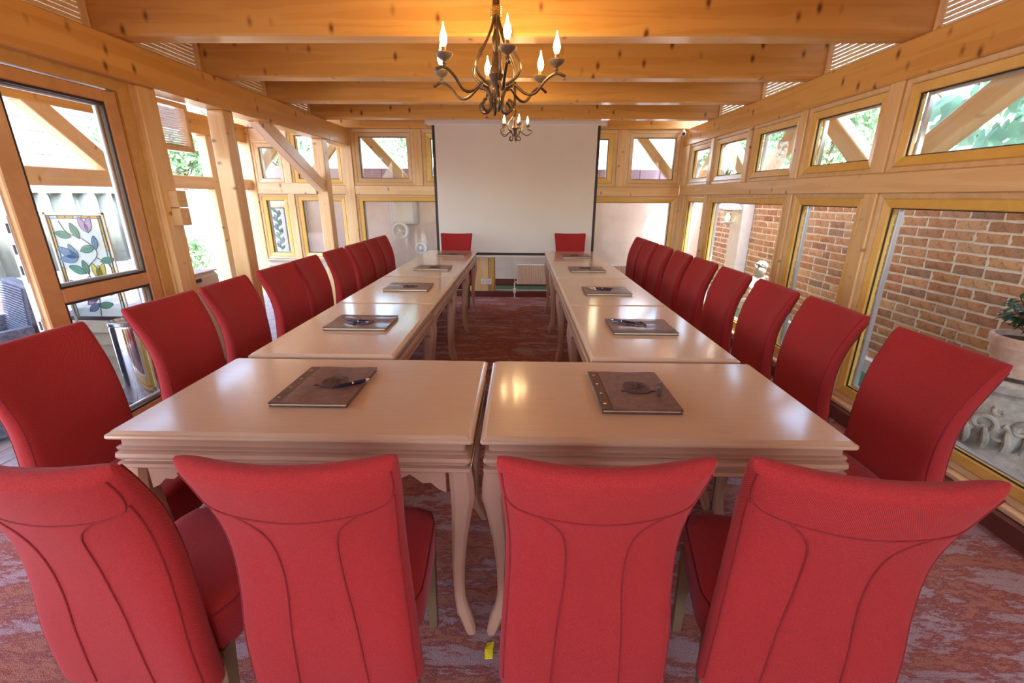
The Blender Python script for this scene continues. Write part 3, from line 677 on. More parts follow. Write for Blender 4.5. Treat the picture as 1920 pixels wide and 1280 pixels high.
strip('border', -1.150, -1.115, .62, 2.262, M['black'], cl); strip('border', .98, 1.015, .62, 2.262, M['black'], cl); strip('border', -1.115, .98, .62, .655, M['black'], cl)
bm = bmesh.new(); cbox(bm, -1.155, 1.02, 6.242, 6.262, .590, .618, .006); finish('bottom_bar', bm, M['white'], e, keep=True)
def radiator(x0, x1, z0, z1, lb):
    e = empty('radiator', ((x0+x1)/2, 6.34, z0), label=lb, cat='radiator')
    bm = bmesh.new(); n = int((x1-x0)/.026); wd = (x1-x0)/n; poly = []
    for i in range(n):
        a = x0+i*wd; poly += [(a, 6.335), (a+wd*.22, 6.318), (a+wd*.66, 6.318), (a+wd*.86, 6.338)]
    poly += [(x1, 6.335), (x1, 6.355), (x0, 6.355)]
    prism(bm, poly, z0, z1-.012, 'z'); finish('panel', bm, M['whiter'], e, keep=True)
    bm = bmesh.new(); box(bm, x0-.004, x1+.004, 6.318, 6.40, z1-.012, z1+.004); finish('top_grille', bm, M['white'], e, keep=True)
    bm = bmesh.new(); cbox(bm, (x0+x1)/2-.06, (x0+x1)/2+.06, 6.32, 6.38, .0, .02, .003); box(bm, (x0+x1)/2-.008, (x0+x1)/2+.008, 6.345, 6.352, .02, z0); finish('foot', bm, M['white'], e, keep=True)
    bm = bmesh.new(); tube(bm, bez([(x0-.03, 6.35, .0), (x0-.03, 6.35, .12), (x0-.03, 6.35, .22), (x0+.005, 6.345, .225)], 4), .009, 8); lathe(bm, [(.014, 0), (.022, .004), (.022, .06), (.014, .066)], (x0-.03, 6.35, .07), 12)
    tube(bm, [(x0-.03, 6.35, .24), (x0-.03, 6.35, z1+.06)], .004, 6); finish('valve_pipe', bm, M['white'], e, keep=True)
M['whiter'] = mat('radiator_enamel', srgb(240, 226, 206), .35)
radiator(-.04, 1.0, .20, .475, 'ribbed cream radiator under the projection screen'); radiator(1.18, 2.0, .20, .475, 'ribbed radiator hidden behind the right tables')
e = empty('power_socket', (-.52, 6.44, .2), label='double white wall socket at the foot of the central post', cat='socket')
for a in (-.565, -.485):
    bm = bmesh.new(); cbox(bm, a, a+.075, 6.425, 6.445, .175, .255, .004); p = finish('socket_plate', bm, M['white'], e, keep=True)
    bm = bmesh.new(); lathe(bm, [(.022, 0), (.022, .003), (.019, .003)], n=16); o = finish('recess', bm, M['lgrey'], p, keep=True); o.matrix_basis = Matrix.Translation((a+.037, 6.424, .215)) @ Matrix.Rotation(PI/2, 4, 'X')
e = empty('security_camera', (2.10, 6.36, 2.2), label='small white security camera in the upper far right corner', cat='camera')
dirv = (Vector((-.3, -1, -.35))).normalized(); q = dirv.to_track_quat('Z', 'Y').to_matrix().to_4x4(); Mx = Matrix.Translation((2.09, 6.30, 2.185)) @ q
bm = bmesh.new(); lathe(bm, [(.004, -.07), (.026, -.065), (.030, 0), (.030, .035), (.026, .04)], n=18); o = finish('body', bm, M['white'], e, True, True); o.matrix_basis = Mx
bm = bmesh.new(); lathe(bm, [(.018, .040), (.018, .043), (.010, .044)], n=18); o = finish('lens', bm, M['dark'], e, True, True); o.matrix_basis = Mx
bm = bmesh.new(); tube(bm, [(2.10, 6.33, 2.20), (2.12, 6.38, 2.23), (2.12, 6.446, 2.23)], .01, 8); lathe(bm, [(.03, 0), (.03, .012)], n=14); finish('bracket', bm, M['white'], e, True, True)

# wall-mounted slatted unit and the grey appliance in the side bay
e = empty('slatted_unit', (-2.52, 3.4, 1.72), label='pale framed slatted glass vent hung under the plate behind the first post', cat='vent')
bm = bmesh.new(); ring(bm, 'x', -2.48, 3.15, 3.62, 1.70, 2.03, .035, .07, -1); finish('frame', bm, M['pale'], e, keep=True)
for i in range(16):
    z0 = 1.738+i*.016; bm = bmesh.new(); prism(bm, [(-2.530, z0), (-2.527, z0), (-2.508, z0+.009), (-2.511, z0+.009)], 3.186, 3.584, 'y'); finish('slat', bm, M['white'], e, keep=True)
e = empty('grey_appliance', (-2.72, 3.55, 0), label='long grey plastic appliance standing behind the second left chair', cat='appliance')
bm = bmesh.new(); cbox(bm, -2.83, -2.56, 3.16, 3.74, .012, .79, .03); finish('casing', bm, M['lgrey'], e, True, True)
bm = bmesh.new(); cbox(bm, -2.82, -2.57, 3.17, 3.73, .7905, .802, .004); finish('top_plate', bm, M['lgrey'], e, keep=True)
bm = bmesh.new(); cbox(bm, -2.5598, -2.556, 3.40, 3.50, .73, .76, .001); finish('name_plate', bm, M['black'], e, keep=True)
for a in (3.2, 3.66):
    bm = bmesh.new(); cbox(bm, -2.84, -2.58, a, a+.04, 0, .012, .003); finish('foot', bm, M['black'], e, keep=True)

# sealing note on the floor: a crumpled yellow tag
e = empty('yellow_tag', (-.085, 1.045, 0), label='small crumpled yellow paper tag on the carpet between two near chairs', cat='tag')
bm = bmesh.new(); rings(bm, [[(-.06, .915, .004), (-.035, .92, .002), (-.035, .921, .003), (-.06, .916, .005)], [(-.062, .94, .015), (-.036, .945, .008), (-.036, .946, .009), (-.062, .941, .016)], [(-.058, .965, .006), (-.034, .97, .010), (-.034, .971, .011), (-.058, .966, .007)]])
for v in bm.verts: v.co += Vector((-.037, .108, 0))
finish('tag', bm, mat('yellow_paper', srgb(236, 220, 40), .6), e, keep=True)

# ================================================================== outside
# ground, turf, terrace -----------------------------------------------------
bm = bmesh.new(); box(bm, -12, 9, -6, 16, -.5, -.10); tag(finish('outdoor_ground', bm, M['stone']), 'pale ground around the building', 'ground', kind='structure')
bm = bmesh.new(); box(bm, 2.34, 3.0, -2.5, 7.3, -.10, -.012); tag(finish('side_turf', bm, M['turf']), 'green artificial turf strip between the right windows and the brick wall', 'turf', kind='structure')
bm = bmesh.new(); box(bm, -2.4, 2.339, 6.60, 7.3, -.10, -.012); tag(finish('back_turf', bm, M['turf']), 'green artificial turf strip behind the far windows', 'turf', kind='structure')
dk = empty('terrace_deck', (-4.5, 2, -.05), kind='structure', label='grey boarded terrace deck on the left', cat='deck')
x = -2.50; pl = None
while x > -7.0:
    if pl is None:
        bm = bmesh.new(); cbox(bm, -.068, .068, -4, 4.5, -.03, 0, .004); pl = finish('plank', bm, M['deck']); pl.parent = dk; o = pl
    else:
        o = pl.copy(); col.objects.link(o)
    o.matrix_parent_inverse = Matrix(); o.location = (x+4.5, -1.5 if x > -3.85 else 0, .025); x -= .142

# brick garden wall ----------------------------------------------------------
gw = empty('garden_wall', (3.05, 3, 0), kind='structure', label='old brown brick garden wall with white joints along the right windows', cat='wall')
bm = bmesh.new(); box(bm, 3.0045, 3.20, -2.5, 7.5, -.1, 1.62); finish('mortar_core', bm, M['mortar'], gw, keep=True)
bm = bmesh.new(); cbox(bm, 2.955, 3.03, -2.5, 7.4, -.02, .105, .006); finish('plinth', bm, M['render'], gw, keep=True)
bm = bmesh.new(); prism(bm, [(2.94, 1.62), (3.26, 1.62), (3.26, 1.665), (3.10, 1.72), (2.94, 1.665)], -2.5, 7.5, 'y'); finish('coping', bm, M['coping'], gw, keep=True)
bl, bh, j = .207, .057, .016
def brick_bm(bm, L, y, z, rnd, x=3.014):
    nx, nz = 5, 3; g = {}
    for i in range(nx):
        for k in range(nz):
            e_ = i in (0, nx-1) or k in (0, nz-1)
            g[i, k] = bm.verts.new((x-.016+(.004 if e_ else 0)+rnd.uniform(-.0035, .0035), y+L*i/(nx-1)+(rnd.uniform(-.002, .002) if e_ else 0), z+bh*k/(nz-1)+(rnd.uniform(-.003, .003) if e_ else 0)))
    for i in range(nx-1):
        for k in range(nz-1): bm.faces.new((g[i, k], g[i, k+1], g[i+1, k+1], g[i+1, k]))
    edge = [g[i, 0] for i in range(nx)]+[g[nx-1, k] for k in range(1, nz)]+[g[i, nz-1] for i in range(nx-2, -1, -1)]+[g[0, k] for k in range(nz-2, 0, -1)]
    bk = [bm.verts.new((x, v.co.y+(.002 if v.co.y < y+L/2 else -.002), v.co.z)) for v in edge]
    for a in range(len(edge)):
        b = (a+1) % len(edge); bm.faces.new((edge[a], edge[b], bk[b], bk[a]))
rb = random.Random(3); variants = []
for i in range(7):
    bm = bmesh.new(); brick_bm(bm, bl*(1 if i < 5 else .47), 0, 0, rb, 0); bmesh.ops.recalc_face_normals(bm, faces=bm.faces)
    me = bpy.data.meshes.new('brick'); bm.to_mesh(me); bm.free(); me.materials.append(M['brick'])
    for p in me.polygons: p.use_smooth = True
    me.set_sharp_from_angle(angle=math.radians(50)); variants.append(me)
cells = []; row = 0; z = .112
while z < 1.61:
    y = 7.3+rb.uniform(0, .12)+(row % 2)*.11
    while y > -2.4:
        half = rb.random() < .10; L = bl*.47 if half else bl; y -= L+j; cells.append((y, z, half))
    z += bh+j; row += 1
vis = [c for c in cells if 1.75 < c[0] < 7 and c[1] < 1.36]
vis.sort(key=lambda c: c[0]); near = set(vis[:298])
far = bmesh.new()
for c in cells:
    if c in near:
        o = bpy.data.objects.new('brick', variants[rb.choice((5, 6)) if c[2] else rb.randrange(5)]); col.objects.link(o); o.parent = gw
        o.location = (3.014-3.05, c[0]-3, c[1]); o.rotation_euler.x = rb.uniform(-.008, .008)
    elif c[0] > .5: brick_bm(far, bl*(.47 if c[2] else 1), c[0], c[1], rb)
o = finish('brickwork', far, M['brick'], gw, True, True); o['kind'] = 'stuff'
bm = bmesh.new(); cbox(bm, 2.86, 3.004, 5.98, 6.30, -.1, 1.75, .01); tag(finish('pilaster', bm, M['render']), 'white rendered pilaster standing against the brick wall', 'pilaster', kind='structure')

# lantern on the pilaster
e = empty('wall_lantern', (2.74, 6.14, 1.05), label='pale four-sided wall lantern with a yellow lamp on the white pilaster', cat='lantern')
def sq(h, z, c=(2.74, 6.14)): return [(c[0]-h, c[1]-h, z), (c[0]+h, c[1]-h, z), (c[0]+h, c[1]+h, z), (c[0]-h, c[1]+h, z)]
bm = bmesh.new(); rings(bm, [sq(.125, 1.255), sq(.125, 1.265), sq(.075, 1.33), sq(.05, 1.345), sq(.02, 1.37)]); finish('roof', bm, M['grey'], e, keep=True)
bm = bmesh.new()
for a, b in ((-1, -1), (1, -1), (1, 1), (-1, 1)): tube(bm, [(2.74+a*.058, 6.14+b*.058, 1.10), (2.74+a*.098, 6.14+b*.098, 1.255)], .006, 6)
rings(bm, [sq(.002, 1.00), sq(.012, 1.04), sq(.02, 1.06), sq(.06, 1.085), sq(.066, 1.10)]); finish('frame', bm, M['aluminium'], e, keep=True)
bm = bmesh.new(); rings(bm, [sq(.054, 1.102), sq(.092, 1.254)], cap=(False, False)); finish('pane', bm, M['glass'], e, keep=True)
bm = bmesh.new(); lathe(bm, [(.012, .0), (.03, .03), (.032, .06), (.015, .10)], (2.74, 6.14, 1.105), 12); finish('lamp', bm, mat('yellow_lamp', (1, .75, .2, 1), .4, emis=(1, .72, .2, 1), es=2.5), e, True, True)
bm = bmesh.new(); tube(bm, bez([(2.86, 6.14, 1.30), (2.83, 6.14, 1.40), (2.78, 6.14, 1.41), (2.74, 6.14, 1.37)], 5), .009, 8); finish('bracket', bm, M['aluminium'], e, True, True)

# stone statue: a small crouching cherub on a rock plinth
def skin(name, pts, edges, rad, m, parent=None, lv=1):
    me = bpy.data.meshes.new(name); me.from_pydata(pts, edges, []); o = bpy.data.objects.new(name, me); col.objects.link(o)
    if parent: o.parent = parent; o.matrix_parent_inverse = wm(parent).inverted()
    o.modifiers.new('s', 'SKIN'); me.skin_vertices.new() if hasattr(me.skin_vertices, 'new') and not me.skin_vertices else None
    for v, r in zip(me.skin_vertices[0].data, rad): v.radius = (r, r)
    me.skin_vertices[0].data[0].use_root = True
    ss = o.modifiers.new('d', 'SUBSURF'); ss.levels = ss.render_levels = lv; me.materials.append(m); return o
sx_, sy_ = 2.66, 4.98
bm = bmesh.new(); lathe(bm, [(.17, 0), (.18, .03), (.15, .07), (.13, .22), (.15, .27), (.16, .30)], (sx_, sy_, -.012), 18)
for v in bm.verts: v.co += Vector((random.uniform(-.008, .008), random.uniform(-.008, .008), 0))
e = empty('garden_statue', (sx_, sy_, -.012), label='weathered stone cherub statue crouching before the brick wall', cat='statue')
finish('plinth', bm, M['stone'], e, True, True)
P = [(0, 0, .34), (.01, -.01, .43), (.0, -.03, .52), (-.01, -.05, .58), (-.02, -.07, .65), (-.02, -.08, .70),
     (-.08, -.05, .55), (-.12, -.10, .47), (-.07, -.15, .43), (.08, -.04, .55), (.13, -.08, .47), (.06, -.14, .42),
     (-.06, -.06, .35), (-.10, -.16, .36), (-.09, -.15, .30), (.06, -.06, .35), (.10, -.16, .38), (.09, -.14, .30)]
P = [(sx_+a, sy_+b, c) for a, b, c in P]
skin('figure', P, [(0, 1), (1, 2), (2, 3), (3, 4), (4, 5), (2, 6), (6, 7), (7, 8), (2, 9), (9, 10), (10, 11), (0, 12), (12, 13), (13, 14), (0, 15), (15, 16), (16, 17)],
     [.075, .075, .07, .04, .062, .05, .036, .03, .024, .036, .03, .024, .06, .045, .032, .06, .045, .032], M['stone'], e, 2)
bm = bmesh.new()
for i in range(26):
    a, b = random.uniform(0, 2*PI), random.uniform(.1, 1.3); c = (sx_-.02+.058*math.cos(a)*math.cos(b), sy_-.07+.06*math.sin(a)*math.cos(b), .675+.062*math.sin(b))
    bmesh.ops.create_icosphere(bm, subdivisions=1, radius=.019, matrix=Matrix.Translation(c))
finish('curls', bm, M['stone'], e, True, True)

# leaves ------------------------------------------------------------------------
def leaf_bm(bm, p, n, L, W, rnd, curl=.15):
    d = Vector((rnd.gauss(0, 1), rnd.gauss(0, 1), rnd.gauss(0, 1)))
    n = Vector(n).normalized(); d = (d - n*d.dot(n)*.6).normalized(); s = d.cross(n)
    if s.length < 1e-3: s = d.orthogonal()
    s.normalize(); u = s.cross(d); p = Vector(p)
    a = bm.verts.new(p); b = bm.verts.new(p+d*L*.45+s*W/2+u*curl*W); c = bm.verts.new(p+d*L-u*curl*L*.5); e_ = bm.verts.new(p+d*L*.45-s*W/2+u*curl*W)
    m_ = bm.verts.new(p+d*L*.5-u*.02*L); bm.faces.new((a, b, m_)); bm.faces.new((b, c, m_)); bm.faces.new((c, e_, m_)); bm.faces.new((e_, a, m_))
def tree(name, base, h, centre, rad, n, L, m, label, cat, seed, trunk=.05, group=None, branches=6):
    rnd = random.Random(seed); e = empty(name, base, label=label, cat=cat, group=group); bm = bmesh.new(); B = Vector(base); Cn = Vector(centre)
    tube(bm, bez([B, B+Vector((rnd.uniform(-.1, .1), rnd.uniform(-.1, .1), h*.5)), Cn], 5), [trunk*(1-.5*i/10) for i in range(11)], 7)
    tips = []
    for i in range(branches):
        a = rnd.uniform(0, 2*PI); q = Vector((math.cos(a)*rad[0]*.7, math.sin(a)*rad[1]*.7, rnd.uniform(-.3, .8)*rad[2])); st_ = B.lerp(Cn, rnd.uniform(.5, .95))
        tube(bm, bez([st_, st_.lerp(Cn+q, .5)+Vector((0, 0, .05)), Cn+q], 3), [trunk*.4, trunk*.36, trunk*.32, trunk*.28, trunk*.22, trunk*.16, trunk*.1], 5); tips.append(Cn+q)
    finish('trunk', bm, M['bark'], e, True, True)
    cl_ = [(Cn+Vector((rnd.uniform(-1, 1)*rad[0], rnd.uniform(-1, 1)*rad[1], rnd.uniform(-1, 1)*rad[2]))*1.0) for _ in range(14)]
    bm = bmesh.new(); k = 0
    while k < n:
        v = Vector((rnd.gauss(0, .42), rnd.gauss(0, .42), rnd.gauss(0, .42)))
        if v.length > 1.05: continue
        if rnd.random() < .6:
            c = rnd.choice(tips); p = c+Vector((v.x*rad[0]*.5, v.y*rad[1]*.5, v.z*rad[2]*.5))
        else: p = Cn+Vector((v.x*rad[0]*1.2, v.y*rad[1]*1.2, v.z*rad[2]*1.2))
        leaf_bm(bm, p, (p-Cn)+Vector((0, 0, .3)), L*rnd.uniform(.7, 1.2), L*.5, rnd); k += 1
    o = finish('foliage', bm, m, e, keep=True); o['kind'] = 'stuff'; return e

# urn with the potted plant
ux, uy = 2.675, 2.27
e = empty('stone_urn', (ux, uy, -.012), label='large carved stone planter pot with leaf relief outside the right window', cat='planter')
bm = bmesh.new(); lathe(bm, [(.27, 0), (.275, .05), (.262, .075), (.262, .10), (.245, .115), (.20, .13), (.205, .15), (.222, .19), (.232, .26), (.232, .33), (.218, .40), (.20, .43), (.205, .445), (.225, .46), (.23, .50), (.215, .515), (.18, .515), (.17, .47)], (ux, uy, -.012), 40, cap=(True, True))
bo = finish('bowl', bm, M['stone'], e, True, True)
for i in range(10):                       # scrolling acanthus relief
    a0 = 2*PI*i/10
    def q(a, r, z): return (ux+r*math.cos(a0+a), uy+r*math.sin(a0+a), -.012+z)
    bm = bmesh.new()
    def spiral(cu, cz, r0, turns, sg, th, st_):
        pts, rr_ = [], []
        for t_ in range(26):
            f_ = t_/25; a_ = st_+sg*turns*2*PI*f_; r_ = r0*(1-.78*f_); pts.append(q(cu+r_*math.cos(a_)/.235, .232+.012*f_, cz+r_*math.sin(a_))); rr_.append(th*(1-.45*f_))
        tube(bm, pts, rr_, 8)
    spiral(-.13, .285, .062, 1.1, 1, .017, -1.2); spiral(.17, .245, .050, 1.0, -1, .014, 1.4); spiral(.10, .365, .030, .8, 1, .011, 2.4)
    for b in (-.02, .30): tube(bm, bez([q(b, .236, .15), q(b+.03, .246, .20), q(b-.03, .25, .27)], 5), [.008+.010*math.sin(PI*t_/10) for t_ in range(11)], 7)
    finish('leaf_relief', bm, M['stone'], bo, True, True)
e = empty('flower_pot', (ux+.02, uy+.0, .505), label='pale terracotta flower pot standing on the carved stone planter', cat='pot')
bm = bmesh.new(); lathe(bm, [(.115, 0), (.14, .14), (.142, .15), (.155, .155), (.160, .20), (.155, .21), (.14, .21), (.135, .17)], (ux+.02, uy, .505), 28, cap=(True, False)); finish('pot', bm, M['terracotta'], e, True, True)
bm = bmesh.new(); lathe(bm, [(.134, .165), (.134, .18), (.05, .19)], (ux+.02, uy, .505), 20); finish('soil', bm, M['soil'], e, True, True)
e = empty('potted_shrub', (ux+.02, uy, .696), label='dark glossy-leaved shrub with small mauve flowers in the terracotta pot', cat='plant')
rnd = random.Random(5); bm = bmesh.new(); sb = bmesh.new(); fb = bmesh.new()
for i in range(34):
    a, t_ = rnd.uniform(0, 2*PI), rnd.uniform(.15, 1.15); L = rnd.uniform(.12, .30); top = Vector((ux+.02+math.cos(a)*math.sin(t_)*L, uy+math.sin(a)*math.sin(t_)*L, .70+math.cos(t_)*L))
    tube(sb, [(ux+.02, uy, .697), Vector((ux+.02, uy, .70)).lerp(top, .5)+Vector((0, 0, .02)), top], .003, 5)
    for k in range(11):
        p = Vector((ux+.02, uy, .71)).lerp(top, .45+.055*k); p.z = max(p.z, .79); leaf_bm(bm, p, (p.x-ux, p.y-uy, .4), rnd.uniform(.05, .085), .024, rnd)
    if i % 5 == 0:
        for k in range(9): leaf_bm(fb, top+Vector((rnd.uniform(-.02, .02), rnd.uniform(-.02, .02), rnd.uniform(-.01, .03))), (0, 0, 1), .02, .012, rnd)
o = finish('foliage', bm, M['leaf_dark'], e, keep=True); o['kind'] = 'stuff'; finish('stems', sb, M['bark'], e, keep=True)
o = finish('blossom', fb, mat('mauve_flower', srgb(170, 150, 214), .6), e, keep=True); o['kind'] = 'stuff'

# braces of the outer eaves, zigzag along the right and one per far window -----------
for ya, za, yb_, zb_ in ((2.2, 2.14, 3.06, 1.56), (4.0, 2.11, 3.22, 1.52), (4.08, 2.12, 4.78, 1.55), (5.72, 2.10, 4.95, 1.55), (5.76, 2.12, 6.38, 1.55)):
    timber('eaves_brace', (2.40, ya, za), (2.40, yb_, zb_), .10, .125, M['pale'], wr)
tb('eaves_beam', 2.34, 2.46, -2.4, 6.6, 2.10, 2.24, M['beam'], wr)
timber('eaves_brace', (-2.24, 6.66, 2.27), (-1.56, 6.66, 1.53), .07, .12, M['post'], wb); timber('eaves_brace', (1.55, 6.66, 2.27), (2.23, 6.66, 1.53), .07, .12, M['post'], wb)
timber('eaves_brace', (-3.05, 6.66, 1.55), (-2.5, 6.66, 2.2), .07, .12, M['beam'], wb); timber('eaves_brace', (-3.85, 6.66, 1.55), (-3.3, 6.66, 2.2), .07, .12, M['beam'], wb)

# white neighbour walls behind -------------------------------------------------------
YW = 7.32
bw = empty('rear_boundary_wall', (0, YW, 0), kind='structure', label='rose white rendered boundary wall behind the far windows', cat='wall')
bm = bmesh.new(); box(bm, -4.6, 3.0, YW, YW+.16, .10, 1.60); finish('render', bm, M['rosewall'], bw, keep=True)
bm = bmesh.new(); box(bm, -4.6, 3.0, YW-.02, YW+.16, -.1, .10); finish('plinth', bm, M['plinth'], bw, keep=True)
x = -4.6
while x < 2.9:
    bm = bmesh.new(); cbox(bm, x, x+.30, YW-.03, YW+.22, 1.60, 1.80, .006); finish('coping_panel', bm, M['coping'], bw, keep=True); x += .306
bm = bmesh.new(); tube(bm, [(-3.42, YW-.03, -.1), (-3.40, YW-.03, 1.6)], .018, 8); tag(finish('drain_pipe', bm, M['grey'], None, True), 'thin dark pipe running down the white wall outside the side bay', 'pipe')
e = empty('wall_unit', (-1.80, 7.2, .9), label='white rounded electrical unit on the wall seen through the big far left pane', cat='wall unit')
bm = bmesh.new(); cbox(bm, -2.02, -1.62, 7.12, 7.318, .96, 1.56, .03); finish('casing', bm, M['lgrey'], e, True, True)
bm = bmesh.new(); cbox(bm, -1.98, -1.66, 7.112, 7.1198, 1.02, 1.50, .003); finish('cover', bm, M['white'], e, keep=True)
def rosette(name, c, r, lb):
    e = empty(name, c, label=lb, cat='ornament'); c = Vector(c); bm = bmesh.new()
    tube(bm, [c+Vector((r*math.cos(a*PI/10), 0, r*math.sin(a*PI/10))) for a in range(21)], r*.22, 7, caps=False); finish('ring', bm, M['white'], e, True, True)
    bm = bmesh.new(); bmesh.ops.create_icosphere(bm, subdivisions=2, radius=r*.36, matrix=Matrix.Translation(c)); finish('boss', bm, M['white'], e, True, True)
    for k in range(6):
        a = k*PI/3; d = Vector((math.cos(a), 0, math.sin(a))); bm = bmesh.new(); tube(bm, [c+d*r*.3, c+d*r*.6, c+d*r*.95], [r*.10, r*.16, r*.08], 6); finish('petal', bm, M['lgrey'], e, True, True)
rosette('floral_ornament', (-1.86, 7.05, .88), .11, 'white round floral ornament hanging below the wall unit'); rosette('floral_ornament', (-1.53, 6.95, .63), .075, 'small white floral ornament low behind the far left pane')
bm = bmesh.new(); tube(bm, [(-1.53, 6.95, -.012), (-1.53, 6.95, .55)], .012, 8); lathe(bm, [(.08, 0), (.08, .012), (.02, .02)], (-1.53, 6.95, -.012), 16); tag(finish('ornament_stand', bm, M['white'], None, True), 'thin white stand carrying the small floral ornament', 'stand')
bm = bmesh.new(); tube(bm, [(-1.86, 7.05, .99), (-1.86, 7.10, 1.0)], .006, 6); tag(finish('hook', bm, M['steel'], None, True), 'small steel hook under the white wall unit', 'hook')

hs = empty('neighbour_house', (1.7, 10.5, 0), label='white rendered neighbouring house behind the far right window', cat='building')
bm = bmesh.new(); box(bm, .3, 3.1, 10.5, 11.2, -.1, 5.2); finish('wall', bm, M['render'], hs, keep=True)
bm = bmesh.new(); prism(bm, [(10.0, 5.0), (11.6, 5.6), (11.6, 5.7), (10.0, 5.1)], .1, 3.3, 'x'); finish('roof', bm, M['terracotta'], hs, keep=True)
bm = bmesh.new(); tube(bm, [(2.55, 10.42, -.1), (2.55, 10.42, 5.0)], .05, 10); finish('downpipe', bm, mat('blue_grey_pipe', srgb(120, 150, 180), .5), hs, True, True)
bm = bmesh.new(); cbox(bm, 1.4, 2.1, 10.44, 10.5, 2.6, 3.5, .01); wo = finish('window', bm, M['trim'], hs, keep=True); bm = bmesh.new(); box(bm, 1.46, 2.04, 10.43, 10.438, 2.66, 3.44); finish('pane', bm, M['glass'], wo, keep=True)
ln = empty('neighbour_outbuilding', (-7.6, 6, 0), label='white rendered neighbouring wall seen through the open left bay', cat='building')
bm = bmesh.new(); box(bm, -8.2, -7.6, -1, 19, -.1, 1.50); finish('wall', bm, M['render'], ln, keep=True)
bm = bmesh.new(); cbox(bm, -7.62, -7.35, 8.2, 10.4, 1.10, 1.36, .02); finish('awning_box', bm, M['lgrey'], ln, keep=True)
z = 1.52
for i in range(12):
    tb('cladding_board', -10.9, -10.8, 1, 15.5, z, z+.235, M['deck'], ln, .008); z += .24
tag(tb('curtain_rail', -5.53, -5.47, 2.8, 6.8, 1.415, 1.455, M['whitewood']), 'white rail carrying the outdoor blind', 'rail')
# outdoor blind: pleated cloth beyond the door
bm = bmesh.new(); r0, r1 = [], []; n = 220
for i in range(n+1):
    y = 2.9+3.8*i/n; xx = -5.50+.035*math.sin(y*24+math.sin(y*5))+.008*math.sin(y*71); r0.append((xx, y, .52)); r1.append((xx+.004*math.sin(y*9), y, 1.41))
vs0 = [bm.verts.new(p) for p in r0]; vs1 = [bm.verts.new(p) for p in r1]
for i in range(n): bm.faces.new((vs0[i], vs0[i+1], vs1[i+1], vs1[i]))
o = finish('outdoor_blind', bm, M['curtain'], None, True); so_ = o.modifiers.new('t', 'SOLIDIFY'); so_.thickness = .006
tag(o, 'pleated grey green outdoor blind hanging beyond the terrace door', 'blind')
for i in range(1): tag(tb('terrace_bench', -5.4, -5.0, 3.2, 6.4, .30, .42, M['grey']), 'long grey bench under the outdoor blind', 'bench')

# planter box with stained glass ------------------------------------------------------
pb = empty('planter_box', (-3.2, 3.2, -.025), label='pale lapped-board planter box on the deck behind the door glass', cat='planter')
z = -.02; k = 0
while z < .53:
    h = .082
    bm = bmesh.new(); prism(bm, [(3.075, z), (3.028, z+.002), (3.056, z+h), (3.075, z+h)], -3.46, -2.845, 'x'); finish('lapped_board', bm, M['whitewood'], pb, keep=True)
    bm = bmesh.new(); prism(bm, [(-2.870, z), (-2.848, z+.003), (-2.862, z+h), (-2.880, z+h)], 3.075, 3.36, 'y'); finish('lapped_board', bm, M['whitewood'], pb, keep=True)
    z += h+.010; k += 1
bm = bmesh.new(); box(bm, -3.44, -2.885, 3.08, 3.34, -.02, .55); finish('liner', bm, M['black'], pb, keep=True)
M['lead'] = mat('lead_came', srgb(70, 78, 80), .5, .3)
def tint(name, c, al=.5):
    m = bpy.data.materials.new(name); m.use_nodes = True; t = m.node_tree; b = t.nodes['Principled BSDF']; b.inputs['Base Color'].default_value = c; b.inputs['Roughness'].default_value = .25
    tr = t.nodes.new('ShaderNodeBsdfTransparent'); tr.inputs[0].default_value = [min(1, .35+.65*v) for v in c[:3]]+[1]; tl = t.nodes.new('ShaderNodeBsdfTranslucent'); tl.inputs[0].default_value = c
    m1 = t.nodes.new('ShaderNodeMixShader'); m1.inputs[0].default_value = .5; t.links.new(b.outputs[0], m1.inputs[1]); t.links.new(tl.outputs[0], m1.inputs[2])
    m2 = t.nodes.new('ShaderNodeMixShader'); m2.inputs[0].default_value = al; t.links.new(m1.outputs[0], m2.inputs[1]); t.links.new(tr.outputs[0], m2.inputs[2]); t.links.new(m2.outputs[0], t.nodes['Material Output'].inputs[0]); return m
TG = {'clear': tint('clear_glass', srgb(232, 240, 240), .45), 'green': tint('green_glass', srgb(128, 190, 168), .55), 'blue': tint('blue_glass', srgb(150, 182, 214), .5), 'amber': tint('amber_glass', srgb(240, 196, 90), .3),
      'lilac': tint('lilac_glass', srgb(212, 190, 222), .55), 'yellow': tint('yellow_glass', srgb(222, 214, 120), .3)}
